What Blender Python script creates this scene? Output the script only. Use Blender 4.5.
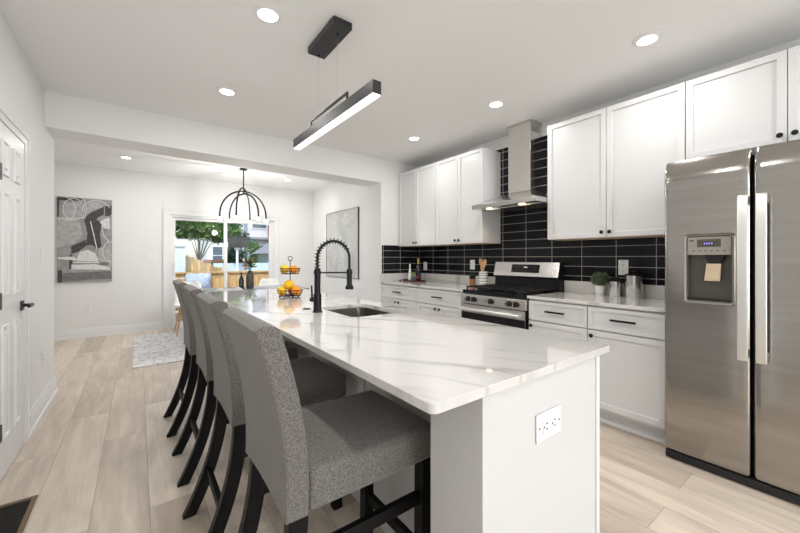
import bpy, bmesh, math, random
from mathutils import Vector, Matrix, noise
random.seed(7)
PI = math.pi
SC = bpy.context.scene
COL = SC.collection
def clear():
    for o in list(bpy.data.objects): bpy.data.objects.remove(o)
clear()

# ------------------------------------------------------------------ camera
F_PX, PSI, V0, CAM_H = 350.8, 0.6414, 258.2, 1.2358
cd = bpy.data.cameras.new('camera'); cam = bpy.data.objects.new('camera', cd); COL.objects.link(cam)
cam.location = (0, 0, CAM_H); cam.rotation_euler = (PI/2, 0, -PSI)
cd.sensor_width = 36; cd.lens = 36*F_PX/800
cd.shift_y = (V0-266.5)/800*1.0
cd.clip_start = .02; cd.clip_end = 300
SC.camera = cam

# ------------------------------------------------------------------ sky, sun, exposure
SC.view_settings.view_transform = 'Standard'; SC.view_settings.look = 'None'
SC.view_settings.gamma = 1; SC.view_settings.use_curve_mapping = False
SC.view_settings.exposure = 0.38
W = bpy.data.worlds.new('sky'); SC.world = W; W.use_nodes = True
wn = W.node_tree.nodes; wl = W.node_tree.links
sky = wn.new('ShaderNodeTexSky'); sky.sky_type = 'NISHITA'; sky.sun_disc = False
sky.sun_elevation = math.radians(48); sky.sun_rotation = math.radians(200); sky.air_density = 1.0; sky.dust_density = 1.5
wl.new(sky.outputs[0], wn['Background'].inputs[0]); wn['Background'].inputs[1].default_value = 0.24

def lamp(name, kind, loc, power, color=(1, 1, 1), rot=(0, 0, 0), **kw):
    d = bpy.data.lights.new(name, kind); d.energy = power; d.color = color
    for k, v in kw.items(): setattr(d, k, v)
    o = bpy.data.objects.new(name, d); COL.objects.link(o); o.location = loc; o.rotation_euler = rot
    return o
lamp('sun', 'SUN', (0, -5, 12), 2.3, (1, .96, .9), (math.radians(42), 0, math.radians(-28)), angle=math.radians(1))
# fill light from an added window behind the camera; portal at the patio door
lamp('rear_fill', 'AREA', (1.4, -4.42, 1.2), 84, (.93, .965, 1), (PI/2, 0, 0), shape='RECTANGLE', size=3.0, size_y=2.0)
pd = lamp('patio_daylight', 'AREA', (1.34, 7.50, 1.03), 1, (1, 1, 1), (-PI/2, 0, 0), shape='RECTANGLE', size=1.75, size_y=1.95); pd.data.cycles.is_portal = True
DOWNLIGHT_W = 4.9

# ------------------------------------------------------------------ materials
def nodes(name):
    m = bpy.data.materials.new(name); m.use_nodes = True
    n = m.node_tree.nodes; return m, n, m.node_tree.links, n['Principled BSDF']
def mat(name, col, rough=.5, metal=0, bump=0, bscale=40, var=0, vscale=8, spec=.5, coat=0, stretch=None):
    m, n, l, b = nodes(name)
    b.inputs['Base Color'].default_value = (*col, 1); b.inputs['Roughness'].default_value = rough
    b.inputs['Metallic'].default_value = metal; b.inputs['Specular IOR Level'].default_value = spec
    b.inputs['Coat Weight'].default_value = coat; b.inputs['Coat Roughness'].default_value = .08
    tc = n.new('ShaderNodeTexCoord'); src = tc.outputs['Object']
    if stretch:
        mp = n.new('ShaderNodeMapping'); mp.inputs['Scale'].default_value = stretch; l.new(src, mp.inputs[0]); src = mp.outputs[0]
    if var:
        t = n.new('ShaderNodeTexNoise'); t.inputs['Scale'].default_value = vscale; t.inputs['Detail'].default_value = 5; l.new(src, t.inputs[0])
        r = n.new('ShaderNodeMapRange'); r.inputs[1].default_value = .3; r.inputs[2].default_value = .7
        r.inputs[3].default_value = 1-var; r.inputs[4].default_value = 1+var; l.new(t.outputs[0], r.inputs[0])
        x = n.new('ShaderNodeVectorMath'); x.operation = 'SCALE'; x.inputs[0].default_value = col
        l.new(r.outputs[0], x.inputs['Scale']); l.new(x.outputs[0], b.inputs['Base Color'])
    if bump:
        t = n.new('ShaderNodeTexNoise'); t.inputs['Scale'].default_value = bscale; t.inputs['Detail'].default_value = 4; l.new(src, t.inputs[0])
        bp = n.new('ShaderNodeBump'); bp.inputs['Strength'].default_value = bump; bp.inputs['Distance'].default_value = .005
        l.new(t.outputs[0], bp.inputs['Height']); l.new(bp.outputs[0], b.inputs['Normal'])
    return m
def emis(name, col, s):
    m, n, l, b = nodes(name); b.inputs['Base Color'].default_value = (*col, 1)
    b.inputs['Emission Color'].default_value = (*col, 1); b.inputs['Emission Strength'].default_value = s
    return m
def glass(name, col=(1, 1, 1), rough=0, thin=True):
    m, n, l, b = nodes(name)
    if thin:
        tr = n.new('ShaderNodeBsdfTransparent'); gl = n.new('ShaderNodeBsdfGlossy'); gl.inputs['Roughness'].default_value = .02
        fr = n.new('ShaderNodeFresnel'); fr.inputs[0].default_value = 1.25; mx = n.new('ShaderNodeMixShader')
        tr.inputs[0].default_value = (*col, 1)
        l.new(fr.outputs[0], mx.inputs[0]); l.new(tr.outputs[0], mx.inputs[1]); l.new(gl.outputs[0], mx.inputs[2])
        l.new(mx.outputs[0], n['Material Output'].inputs[0])
    else:
        b.inputs['Transmission Weight'].default_value = 1; b.inputs['Base Color'].default_value = (*col, 1); b.inputs['Roughness'].default_value = rough
    return m

M = {}
M['wall'] = mat('wall_paint', (.80, .80, .79), .75, bump=.03, bscale=120)
M['ceiling'] = mat('ceiling_paint', (.87, .87, .86), .85, bump=.03, bscale=120)
M['trim'] = mat('trim_gloss_paint', (.78, .78, .78), .35)
M['cab'] = mat('cabinet_paint', (.70, .705, .71), .33)
M['islandpaint'] = mat('island_paint', (.65, .65, .65), .33)
M['tan'] = mat('cabinet_underside_veneer', (.72, .58, .42), .5, var=.08, vscale=12, stretch=(8, 1, 8))
M['black'] = mat('black_metal', (.010, .010, .011), .40, spec=.25)
M['blackplastic'] = mat('black_plastic', (.008, .008, .009), .32, spec=.25)
M['blackglass'] = mat('black_glass', (.004, .004, .005), .05, spec=.4)
M['castiron'] = mat('cast_iron', (.010, .010, .011), .5, spec=.35, bump=.2, bscale=200)
M['legwood'] = mat('espresso_wood', (.005, .0045, .0045), .42, spec=.2, var=.3, vscale=30, stretch=(1, 1, .1))
M['steel_h'] = mat('brushed_steel_fridge', (.37, .355, .335), .17, metal=1, bump=.03, bscale=30, stretch=(1, .6, 9), var=.06, vscale=4)
M['basin'] = mat('satin_basin_steel', (.36, .34, .31), .28, metal=1, bump=.02, bscale=50)
M['steel'] = mat('brushed_steel', (.62, .61, .60), .22, metal=1, bump=.03, bscale=60, stretch=(1, .3, 6))
M['hoodsteel'] = mat('hood_steel', (.72, .70, .67), .20, metal=1)
M['steel_side'] = mat('polished_steel', (.55, .55, .55), .08, metal=1)
M['satin'] = mat('satin_handle_metal', (.78, .78, .77), .32, metal=.85)
M['chrome'] = mat('chrome', (.75, .75, .75), .1, metal=1)
M['darkgrey'] = mat('fridge_side_grey', (.10, .10, .10), .45)
M['graymetal'] = mat('graphite_metal', (.035, .036, .038), .42, metal=.4)
M['whiteplastic'] = mat('white_plastic', (.82, .82, .81), .35)
M['slot'] = mat('socket_slot', (.05, .05, .05), .6)
M['shell'] = mat('white_chair_shell', (.85, .85, .85), .35)
M['hinge'] = mat('hinge_black', (.02, .02, .02), .5)
M['gasket'] = mat('rubber_gasket', (.01, .01, .01), .7)
M['lens'] = emis('downlight_lens', (1, .98, .95), 6)
M['bulb'] = emis('globe_bulb', (1, .97, .93), 4)
M['led'] = emis('led_diffuser', (1, .97, .94), 1.6)
M['halogen'] = emis('hood_lamp_lens', (1, .82, .55), 2)
M['display'] = emis('display_digits', (.35, .3, .9), .5)
M['glass'] = glass('window_glass')
M['whiteceramic'] = mat('white_ceramic', (.85, .84, .82), .25)
M['stripe'] = mat('grey_stripe_glaze', (.10, .10, .11), .4)
M['spoonwood'] = mat('light_spoon_wood', (.68, .42, .20), .5, var=.15, vscale=20, stretch=(4, 4, 1))
M['spice'] = mat('brown_contents', (.35, .13, .06), .5, var=.4, vscale=120)
M['leafdark'] = mat('leaf_green', (.08, .19, .04), .5, var=.35, vscale=25)
M['herb'] = mat('topiary_leaf', (.055, .095, .035), .7, var=.5, vscale=60)
M['leafgrey'] = mat('grey_green_leaf', (.12, .16, .085), .7, var=.4, vscale=50)
M['vase'] = mat('mottled_grey_vase', (.09, .085, .075), .35, var=.5, vscale=60, bump=.3)
M['petal'] = mat('pale_pink_petal', (.75, .62, .60), .6)
M['darkbottle'] = mat('dark_bottle_glass', (.012, .008, .008), .08, coat=.6)
M['gold'] = mat('gold_foil', (.75, .55, .2), .3, metal=.9)
M['red'] = mat('red_petal', (.30, .03, .02), .5)
M['bluepot'] = mat('slate_blue_pot', (.10, .14, .17), .5)
M['traywood'] = mat('dark_red_tray_wood', (.09, .018, .015), .4, var=.3, vscale=20)
M['label'] = mat('navy_label', (.012, .014, .035), .5)
M['orange'] = mat('orange_peel', (.85, .27, .012), .42, bump=.4, bscale=150, var=.08)
M['lemon'] = mat('lemon_peel', (.82, .48, .01), .4, bump=.3, bscale=120, var=.08)
M['tabletop'] = mat('grey_table_top', (.28, .28, .25), .25, var=.08)
M['fencewood'] = mat('pine_fence_wood', (.56, .37, .16), .7, var=.25, vscale=3, stretch=(6, 6, .6))
M['deck'] = mat('deck_boards', (.52, .40, .24), .7, var=.2, vscale=5)
M['grass'] = mat('lawn', (.10, .18, .04), .9, var=.4, vscale=4)
M['siding'] = mat('white_siding', (.64, .67, .71), .6)
M['bluewhite'] = mat('pale_blue_siding', (.55, .68, .78), .6)
M['brick'] = mat('red_brick', (.32, .09, .07), .8, var=.25, vscale=20)
M['roof'] = mat('grey_shingles', (.27, .29, .32), .9, var=.2, vscale=15)
M['winglass'] = mat('house_window', (.10, .15, .20), .1)
M['treeleaf'] = mat('tree_leaf', (.075, .165, .028), .7, var=.5, vscale=1.5)
M['darkleaf'] = mat('dark_tree_leaf', (.035, .075, .025), .7, var=.5, vscale=1.5)
M['bark'] = mat('bark', (.12, .08, .05), .9, var=.3)
M['sign'] = mat('dark_panel', (.05, .05, .05), .6)
M['brown'] = mat('register_brown', (.16, .10, .06), .5)
M['voidm'] = mat('duct_dark', (.01, .008, .007), .9)
M['maskcanvas'] = mat('canvas_grey', (.30, .30, .30), .6, var=.25, vscale=14, bump=.2)
M['pdark'] = mat('paint_charcoal', (.045, .043, .045), .5, var=.5, vscale=25, bump=.3)
M['pwhite'] = mat('paint_white', (.68, .68, .67), .5, var=.12, vscale=25, bump=.3)
M['pmid'] = mat('paint_mid_grey', (.16, .16, .16), .5, var=.25, vscale=18)

def fabric():
    m, n, l, b = nodes('grey_tweed'); tc = n.new('ShaderNodeTexCoord')
    cols = []
    for sc in ((620, 210, 210), (210, 620, 210), (210, 210, 620)):
        mp = n.new('ShaderNodeMapping'); mp.inputs['Scale'].default_value = sc; l.new(tc.outputs['Object'], mp.inputs[0])
        t = n.new('ShaderNodeTexNoise'); t.inputs['Scale'].default_value = 1.0; t.inputs['Detail'].default_value = 2; l.new(mp.outputs[0], t.inputs[0]); cols.append(t)
    a = n.new('ShaderNodeMath'); a.operation = 'ADD'; a0 = n.new('ShaderNodeMath'); a0.operation = 'ADD'; l.new(cols[0].outputs[0], a0.inputs[0]); l.new(cols[1].outputs[0], a0.inputs[1]); l.new(a0.outputs[0], a.inputs[0]); l.new(cols[2].outputs[0], a.inputs[1])
    r = n.new('ShaderNodeValToRGB'); r.color_ramp.elements[0].position = .72; r.color_ramp.elements[0].color = (.075, .070, .065, 1)
    r.color_ramp.elements[1].position = 1.25; r.color_ramp.elements[1].color = (.25, .233, .215, 1)
    d = n.new('ShaderNodeMath'); d.operation = 'MULTIPLY'; d.inputs[1].default_value = 1
    l.new(a.outputs[0], d.inputs[0]); 
    mr = n.new('ShaderNodeMapRange'); mr.inputs[1].default_value = 1.18; mr.inputs[2].default_value = 1.82; l.new(d.outputs[0], mr.inputs[0])
    r.color_ramp.elements[0].position = 0; r.color_ramp.elements[1].position = 1; l.new(mr.outputs[0], r.inputs[0])
    l.new(r.outputs[0], b.inputs['Base Color']); b.inputs['Roughness'].default_value = .95; b.inputs['Specular IOR Level'].default_value = .2
    b.inputs['Sheen Weight'].default_value = .25
    bp = n.new('ShaderNodeBump'); bp.inputs['Strength'].default_value = .45; bp.inputs['Distance'].default_value = .002
    l.new(a.outputs[0], bp.inputs['Height']); l.new(bp.outputs[0], b.inputs['Normal'])
    return m
M['fabric'] = fabric()
M['piping'] = mat('seam_thread', (.09, .086, .08), .9)

def quartz():
    m, n, l, b = nodes('white_veined_quartz'); tc = n.new('ShaderNodeTexCoord')
    def vein(rot, scale, dist, width, strength, seed):
        mp = n.new('ShaderNodeMapping'); mp.inputs['Rotation'].default_value = (0, 0, rot); mp.inputs['Location'].default_value = (seed, seed*.7, 0)
        l.new(tc.outputs['Object'], mp.inputs[0])
        w = n.new('ShaderNodeTexWave'); w.wave_type = 'BANDS'; w.bands_direction = 'X'; w.inputs['Scale'].default_value = scale
        w.inputs['Distortion'].default_value = dist; w.inputs['Detail'].default_value = 4; w.inputs['Detail Scale'].default_value = .55; w.inputs['Detail Roughness'].default_value = .62
        l.new(mp.outputs[0], w.inputs[0])
        r = n.new('ShaderNodeMapRange'); r.inputs[1].default_value = 1-width; r.inputs[2].default_value = 1; l.new(w.outputs[1], r.inputs[0])
        p = n.new('ShaderNodeMath'); p.operation = 'POWER'; p.inputs[1].default_value = 1.6; l.new(r.outputs[0], p.inputs[0])
        ns = n.new('ShaderNodeTexNoise'); ns.inputs['Scale'].default_value = 2.3; ns.inputs['Detail'].default_value = 3; l.new(mp.outputs[0], ns.inputs[0])
        mr = n.new('ShaderNodeMapRange'); mr.inputs[1].default_value = .42; mr.inputs[2].default_value = .60; l.new(ns.outputs[0], mr.inputs[0])
        mu = n.new('ShaderNodeMath'); mu.operation = 'MULTIPLY'; l.new(p.outputs[0], mu.inputs[0]); l.new(mr.outputs[0], mu.inputs[1])
        m2 = n.new('ShaderNodeMath'); m2.operation = 'MULTIPLY'; m2.inputs[1].default_value = strength; l.new(mu.outputs[0], m2.inputs[0])
        return m2
    a = vein(math.radians(-36), 1.35, 2.0, .16, .62, .42); c = vein(math.radians(-24), 2.3, 4.5, .05, .35, 3.7)
    s = n.new('ShaderNodeMath'); s.operation = 'ADD'; s.use_clamp = True; l.new(a.outputs[0], s.inputs[0]); l.new(c.outputs[0], s.inputs[1])
    mx = n.new('ShaderNodeMix'); mx.data_type = 'RGBA'; mx.inputs[6].default_value = (.68, .67, .655, 1); mx.inputs[7].default_value = (.30, .28, .26, 1)
    l.new(s.outputs[0], mx.inputs[0]); l.new(mx.outputs[2], b.inputs['Base Color'])
    b.inputs['Roughness'].default_value = .06; b.inputs['Coat Weight'].default_value = .5; b.inputs['Coat Roughness'].default_value = .03
    return m
M['quartz'] = quartz()

def brick_mat(name, axis_u, axis_v, bw, rh, mortar, c1, c2, cm, offset, rough, loc=(0, 0), wood=False, mrough=None):
    m, n, l, b = nodes(name); tc = n.new('ShaderNodeTexCoord'); sp = n.new('ShaderNodeSeparateXYZ'); l.new(tc.outputs['Object'], sp.inputs[0])
    cb = n.new('ShaderNodeCombineXYZ')
    for i, ax in enumerate((axis_u, axis_v)):
        ad = n.new('ShaderNodeMath'); ad.inputs[1].default_value = loc[i]; l.new(sp.outputs[ax], ad.inputs[0]); l.new(ad.outputs[0], cb.inputs[i])
    br = n.new('ShaderNodeTexBrick'); br.offset = offset; br.offset_frequency = 2; br.squash = 1; br.inputs['Scale'].default_value = 1
    br.inputs['Brick Width'].default_value = bw; br.inputs['Row Height'].default_value = rh; br.inputs['Mortar Size'].default_value = mortar
    br.inputs['Mortar Smooth'].default_value = .1; br.inputs['Bias'].default_value = 0
    br.inputs['Color1'].default_value = (*c1, 1); br.inputs['Color2'].default_value = (*c2, 1); br.inputs['Mortar'].default_value = (*cm, 1)
    l.new(cb.outputs[0], br.inputs['Vector'])
    out = br.outputs['Color']
    if wood:
        # per-board grain: noise stretched along the board, shifted by the board's own tone
        sh = n.new('ShaderNodeVectorMath'); sh.operation = 'MULTIPLY_ADD'; sh.inputs[1].default_value = (40, 40, 40)
        l.new(br.outputs['Color'], sh.inputs[0]); l.new(cb.outputs[0], sh.inputs[2])
        mp = n.new('ShaderNodeMapping'); mp.inputs['Scale'].default_value = (1.6, 22, 1); l.new(sh.outputs[0], mp.inputs[0])
        g = n.new('ShaderNodeTexNoise'); g.inputs['Scale'].default_value = 1; g.inputs['Detail'].default_value = 7; g.inputs['Roughness'].default_value = .62; g.inputs['Distortion'].default_value = 1.1
        l.new(mp.outputs[0], g.inputs[0])
        mp2 = n.new('ShaderNodeMapping'); mp2.inputs['Scale'].default_value = (1.0, 5, 1); l.new(sh.outputs[0], mp2.inputs[0])
        g2 = n.new('ShaderNodeTexNoise'); g2.inputs['Scale'].default_value = 1; g2.inputs['Detail'].default_value = 3; g2.inputs['Distortion'].default_value = 2.2; l.new(mp2.outputs[0], g2.inputs[0])
        ad = n.new('ShaderNodeMath'); ad.operation = 'ADD'; l.new(g.outputs[0], ad.inputs[0]); l.new(g2.outputs[0], ad.inputs[1])
        r = n.new('ShaderNodeMapRange'); r.inputs[1].default_value = .65; r.inputs[2].default_value = 1.35; r.inputs[3].default_value = .74; r.inputs[4].default_value = 1.18; l.new(ad.outputs[0], r.inputs[0])
        x = n.new('ShaderNodeVectorMath'); x.operation = 'SCALE'; l.new(br.outputs['Color'], x.inputs[0]); l.new(r.outputs[0], x.inputs['Scale']); out = x.outputs[0]
    l.new(out, b.inputs['Base Color'])
    if not wood: b.inputs['Specular IOR Level'].default_value = .17
    rr = n.new('ShaderNodeMapRange'); rr.inputs[3].default_value = rough; rr.inputs[4].default_value = .7 if mrough is None else mrough
    l.new(br.outputs['Fac'], rr.inputs[0]); l.new(rr.outputs[0], b.inputs['Roughness'])
    bp = n.new('ShaderNodeBump'); bp.inputs['Strength'].default_value = .5; bp.inputs['Distance'].default_value = .001; bp.invert = True
    l.new(br.outputs['Fac'], bp.inputs['Height']); l.new(bp.outputs[0], b.inputs['Normal'])
    return m
GR = (.50, .50, .49)
M['tile_right'] = brick_mat('black_gloss_tile', 'Y', 'Z', .2985, .0925, .0022, (.006, .006, .008), (.013, .013, .016), GR, 0, .07, (-1.931+.2985*20, -1.3435+.0925*20))
M['tile_return'] = brick_mat('black_gloss_tile_return', 'X', 'Z', .2985, .0925, .0022, (.010, .010, .013), (.020, .020, .024), GR, 0, .07, (-3.378+.2985*20, -1.3435+.0925*20))
M['floor'] = brick_mat('pale_oak_planks', 'Y', 'X', 1.52, .228, .0011, (.55, .455, .37), (.74, .645, .545), (.30, .24, .18), .37, .30, (-3.65+1.52*20, .41+.228*21), wood=True, mrough=.5)

def rugmat():
    m, n, l, b = nodes('pale_grey_rug_weave'); tc = n.new('ShaderNodeTexCoord')
    t = n.new('ShaderNodeTexVoronoi'); t.inputs['Scale'].default_value = 7; t.feature = 'DISTANCE_TO_EDGE'; l.new(tc.outputs['Object'], t.inputs[0])
    t2 = n.new('ShaderNodeTexNoise'); t2.inputs['Scale'].default_value = 30; t2.inputs['Detail'].default_value = 6; l.new(tc.outputs['Object'], t2.inputs[0])
    a = n.new('ShaderNodeMath'); a.operation = 'MULTIPLY_ADD'; a.inputs[1].default_value = 1.2; l.new(t.outputs[0], a.inputs[0]); l.new(t2.outputs[0], a.inputs[2])
    r = n.new('ShaderNodeValToRGB'); r.color_ramp.elements[0].position = .42; r.color_ramp.elements[0].color = (.50, .50, .52, 1)
    r.color_ramp.elements[1].position = .66; r.color_ramp.elements[1].color = (.80, .80, .80, 1); l.new(a.outputs[0], r.inputs[0]); l.new(r.outputs[0], b.inputs['Base Color'])
    b.inputs['Roughness'].default_value = 1
    bp = n.new('ShaderNodeBump'); bp.inputs['Strength'].default_value = .6; bp.inputs['Distance'].default_value = .004; l.new(t2.outputs[0], bp.inputs['Height']); l.new(bp.outputs[0], b.inputs['Normal'])
    return m
M['rug'] = rugmat()
def pillowmat():
    m, n, l, b = nodes('blue_medallion_fabric'); tc = n.new('ShaderNodeTexCoord')
    t = n.new('ShaderNodeTexVoronoi'); t.inputs['Scale'].default_value = 9; l.new(tc.outputs['Object'], t.inputs[0])
    w = n.new('ShaderNodeMath'); w.operation = 'SINE'; mu = n.new('ShaderNodeMath'); mu.operation = 'MULTIPLY'; mu.inputs[1].default_value = 26
    l.new(t.outputs[0], mu.inputs[0]); l.new(mu.outputs[0], w.inputs[0])
    r = n.new('ShaderNodeValToRGB'); r.color_ramp.elements[0].position = .45; r.color_ramp.elements[0].color = (.25, .36, .55, 1)
    r.color_ramp.elements[1].position = .6; r.color_ramp.elements[1].color = (.8, .82, .85, 1); l.new(w.outputs[0], r.inputs[0]); l.new(r.outputs[0], b.inputs['Base Color'])
    b.inputs['Roughness'].default_value = .9; return m
M['pillow'] = pillowmat()
def marblepic():
    m, n, l, b = nodes('pale_grey_abstract_paint'); tc = n.new('ShaderNodeTexCoord')
    t = n.new('ShaderNodeTexNoise'); t.inputs['Scale'].default_value = 1.6; t.inputs['Detail'].default_value = 6; t.inputs['Distortion'].default_value = 1.5; l.new(tc.outputs['Object'], t.inputs[0])
    r = n.new('ShaderNodeValToRGB'); e = r.color_ramp.elements; e[0].position = .35; e[0].color = (.46, .47, .47, 1); e[1].position = .62; e[1].color = (.55, .55, .54, 1)
    x = e.new(.50); x.color = (.52, .525, .52, 1); y = e.new(.515); y.color = (.66, .66, .65, 1); z = e.new(.53); z.color = (.52, .525, .52, 1)
    l.new(t.outputs[0], r.inputs[0]); l.new(r.outputs[0], b.inputs['Base Color']); b.inputs['Roughness'].default_value = .5; return m
M['marblepic'] = marblepic(); M['slimframe'] = mat('slim_grey_frame', (.10, .10, .10), .5)

# ------------------------------------------------------------------ mesh helpers
def BM(): return bmesh.new()
def box(bm, x0, x1, y0, y1, z0, z1, mi=0):
    vs = [bm.verts.new((x, y, z)) for z in (z0, z1) for y in (y0, y1) for x in (x0, x1)]
    fs = [(0, 2, 3, 1), (4, 5, 7, 6), (0, 1, 5, 4), (2, 6, 7, 3), (0, 4, 6, 2), (1, 3, 7, 5)]
    out = []
    for f in fs:
        q = bm.faces.new([vs[i] for i in f]); q.material_index = mi; out.append(q)
    return out
def prism(bm, pts, axis, a0, a1, mi=0):
    """closed outline pts (2D) extruded along axis between a0 and a1"""
    def P3(p, a):
        return {'x': (a, p[0], p[1]), 'y': (p[0], a, p[1]), 'z': (p[0], p[1], a)}[axis]
    A = [bm.verts.new(P3(p, a0)) for p in pts]; B = [bm.verts.new(P3(p, a1)) for p in pts]
    n = len(pts)
    for f in [A[::-1], B] + [[A[i], A[(i+1) % n], B[(i+1) % n], B[i]] for i in range(n)]:
        q = bm.faces.new(f); q.material_index = mi
def tube(bm, pts, r, seg=10, closed=False, caps=True):
    pts = [Vector(p) for p in pts]; n = len(pts)
    rs = r if isinstance(r, (list, tuple)) else [r]*n
    rings = []; up = None
    for i, p in enumerate(pts):
        if closed: t = (pts[(i+1) % n]-pts[i-1]).normalized()
        else: t = (pts[min(i+1, n-1)]-pts[max(i-1, 0)]).normalized()
        if up is None:
            up = Vector((0, 0, 1)) if abs(t.z) < .9 else Vector((1, 0, 0))
        u = t.cross(up)
        if u.length < 1e-5: u = t.cross(Vector((0, 1, 0)))
        u.normalize(); up = u.cross(t).normalized()
        rings.append([bm.verts.new(p+rs[i]*(math.cos(2*PI*k/seg)*u+math.sin(2*PI*k/seg)*up)) for k in range(seg)])
    for i in range(n if closed else n-1):
        a, b = rings[i], rings[(i+1) % n]
        for k in range(seg): bm.faces.new([a[k], a[(k+1) % seg], b[(k+1) % seg], b[k]])
    if caps and not closed: bm.faces.new(rings[0][::-1]); bm.faces.new(rings[-1])
def lathe(bm, prof, c=(0, 0, 0), seg=24, axis='z', mi=0, closed=False):
    """prof: list of (radius, height)"""
    def pt(r, h, a):
        x, y = r*math.cos(a), r*math.sin(a)
        v = {'z': (x, y, h), 'x': (h, x, y), 'y': (y, h, x)}[axis]
        return (c[0]+v[0], c[1]+v[1], c[2]+v[2])
    rings = []
    for r, h in prof:
        rings.append([bm.verts.new(pt(0, h, 0))] if r < 1e-6 else [bm.verts.new(pt(r, h, 2*PI*k/seg)) for k in range(seg)])
    for a, b in zip(rings, rings[1:]+(rings[:1] if closed else [])):
        if a is b: continue
        for k in range(seg):
            f = [a[k % len(a)], a[(k+1) % seg % len(a)], b[(k+1) % seg % len(b)], b[k % len(b)]]
            u = []
            for v in f:
                if v not in u: u.append(v)
            if len(u) > 2:
                try: bm.faces.new(u).material_index = mi
                except ValueError: pass
    for ring, rev in ((rings[0], True), (rings[-1], False)):
        if len(ring) > 1 and not closed:
            bm.faces.new(ring[::-1] if rev else ring).material_index = mi
def rrect(x0, x1, y0, y1, r, n=6):
    pts = []
    for cx, cy, a in ((x1-r, y1-r, 0), (x0+r, y1-r, PI/2), (x0+r, y0+r, PI), (x1-r, y0+r, 3*PI/2)):
        for k in range(n+1): pts.append((cx+r*math.cos(a+PI/2*k/n), cy+r*math.sin(a+PI/2*k/n)))
    return pts
def worldloc(o):
    v = Vector((0, 0, 0))
    while o is not None: v += o.location; o = o.parent
    return v
def obj(name, bm, m, parent=None, bev=0, smooth=30, seg=2, sub=0, loc=None):
    """link bm as ONE mesh object; bm is in world coordinates, re-based on the parent (or on loc)"""
    base = worldloc(parent) if parent is not None else Vector(loc or (0, 0, 0))
    if base.length > 0: bmesh.ops.translate(bm, verts=bm.verts, vec=-base)
    bmesh.ops.recalc_face_normals(bm, faces=bm.faces)
    me = bpy.data.meshes.new(name); bm.to_mesh(me); bm.free()
    for x in (m if isinstance(m, (list, tuple)) else [m]): me.materials.append(M[x])
    o = bpy.data.objects.new(name, me); COL.objects.link(o)
    if parent is not None: o.parent = parent
    elif loc: o.location = loc
    if smooth:
        for p in me.polygons: p.use_smooth = True
        me.set_sharp_from_angle(angle=math.radians(smooth))
    if bev:
        b = o.modifiers.new('bevel', 'BEVEL'); b.width = bev; b.segments = seg; b.limit_method = 'ANGLE'; b.angle_limit = math.radians(40); b.harden_normals = False
    if sub:
        s = o.modifiers.new('sub', 'SUBSURF'); s.levels = sub; s.render_levels = sub
    return o
def tag(o, label, cat, group=None):
    o['label'] = label; o['category'] = cat
    if group: o['group'] = group
    return o
def thing(name, label, cat, loc=(0, 0, 0), group=None):
    o = bpy.data.objects.new(name, None); COL.objects.link(o); o.location = loc; o.empty_display_size = .05
    return tag(o, label, cat, group)
def struct(name, bm, m, parent=None, **k):
    o = obj(name, bm, m, parent, **k)
    if parent is None: o['kind'] = 'structure'
    return o
def kids(o): return [c for c in bpy.data.objects if c.parent == o]
def copy_tree(o, parent=None):
    c = o.copy(); COL.objects.link(c)
    if parent is not None: c.parent = parent
    for ch in kids(o): copy_tree(ch, c)
    return c
def place(o, loc, rz=0, label=None, cat=None, group=None):
    o.location = loc; o.rotation_euler = (0, 0, rz)
    if label: o['label'] = label
    if cat: o['category'] = cat
    if group: o['group'] = group
    return o
def B(name, m, parent, *dims, **k):
    bm = BM(); box(bm, *dims); return obj(name, bm, m, parent, **k)

# ------------------------------------------------------------------ the setting
LX, WX, YB, HY, FY, PX = -.626, 3.378, -4.5, 4.126, 7.33, 3.075
CZ, CZ2, YW, BB = 2.637, 2.685, 4.545, 2.30
DLX = -2.2     # left side of the dining area
def S(name, m, *d, **k):
    bm = BM(); box(bm, *d); return struct(name, bm, m, **k)
S('floor', 'floor', DLX-.1, 3.6, YB-.1, FY+.05, -.06, 0)
S('ceiling', 'ceiling', LX-.12, 3.6, YB-.1, HY+.02, CZ, CZ+.15)
S('ceiling_dining', 'ceiling', DLX-.1, 3.6, HY+.30, FY+.15, CZ2, CZ2+.10)
S('wall_right', 'wall', WX, WX+.12, YB, HY, 0, CZ)
S('wall_left', 'wall', LX-.12, LX, YB, YW, 0, CZ+.05)
S('wall_dining_front', 'wall', DLX, LX-.12, YW-.12, YW, 0, CZ2)
S('wall_dining_left', 'wall', DLX-.1, DLX, YW-.12, FY+.12, 0, CZ2)
S('wall_dining_right', 'wall', PX, PX+.12, 4.43, FY+.12, 0, CZ2)
S('wall_return', 'wall', 2.746, WX+.12, HY, 4.43, 0, CZ+.12)
# header beam between kitchen and dining area
bm = BM(); prism(bm, [(LX, 2.338), (2.746, 2.302), (2.746, CZ+.12), (LX, CZ+.12)], 'y', HY, 4.49); struct('trim_1', bm, 'wall', smooth=0)
# back wall behind the camera; its window opening is added for fill light
bm = BM(); box(bm, LX, -.15, YB-.12, YB, 0, CZ); box(bm, 2.95, WX, YB-.12, YB, 0, CZ); box(bm, -.15, 2.95, YB-.12, YB, 0, .15); box(bm, -.15, 2.95, YB-.12, YB, 2.25, CZ)
struct('wall_back', bm, 'wall')
# far wall with the patio-door opening
DX0, DX1, DZ = .44, 2.24, 2.0
bm = BM(); box(bm, DLX, DX0, FY, FY+.12, 0, CZ2); box(bm, DX1, PX, FY, FY+.12, 0, CZ2); box(bm, DX0, DX1, FY, FY+.12, DZ, CZ2)
struct('wall_far', bm, 'wall')
# tile
bm = BM(); box(bm, WX-.010, WX, .775, HY, .90, 2.50); struct('wall_backsplash_right', bm, 'tile_right')
bm = BM(); box(bm, 2.76, WX-.011, HY-.010, HY, .90, 1.42); struct('wall_backsplash_return', bm, 'tile_return')
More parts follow.
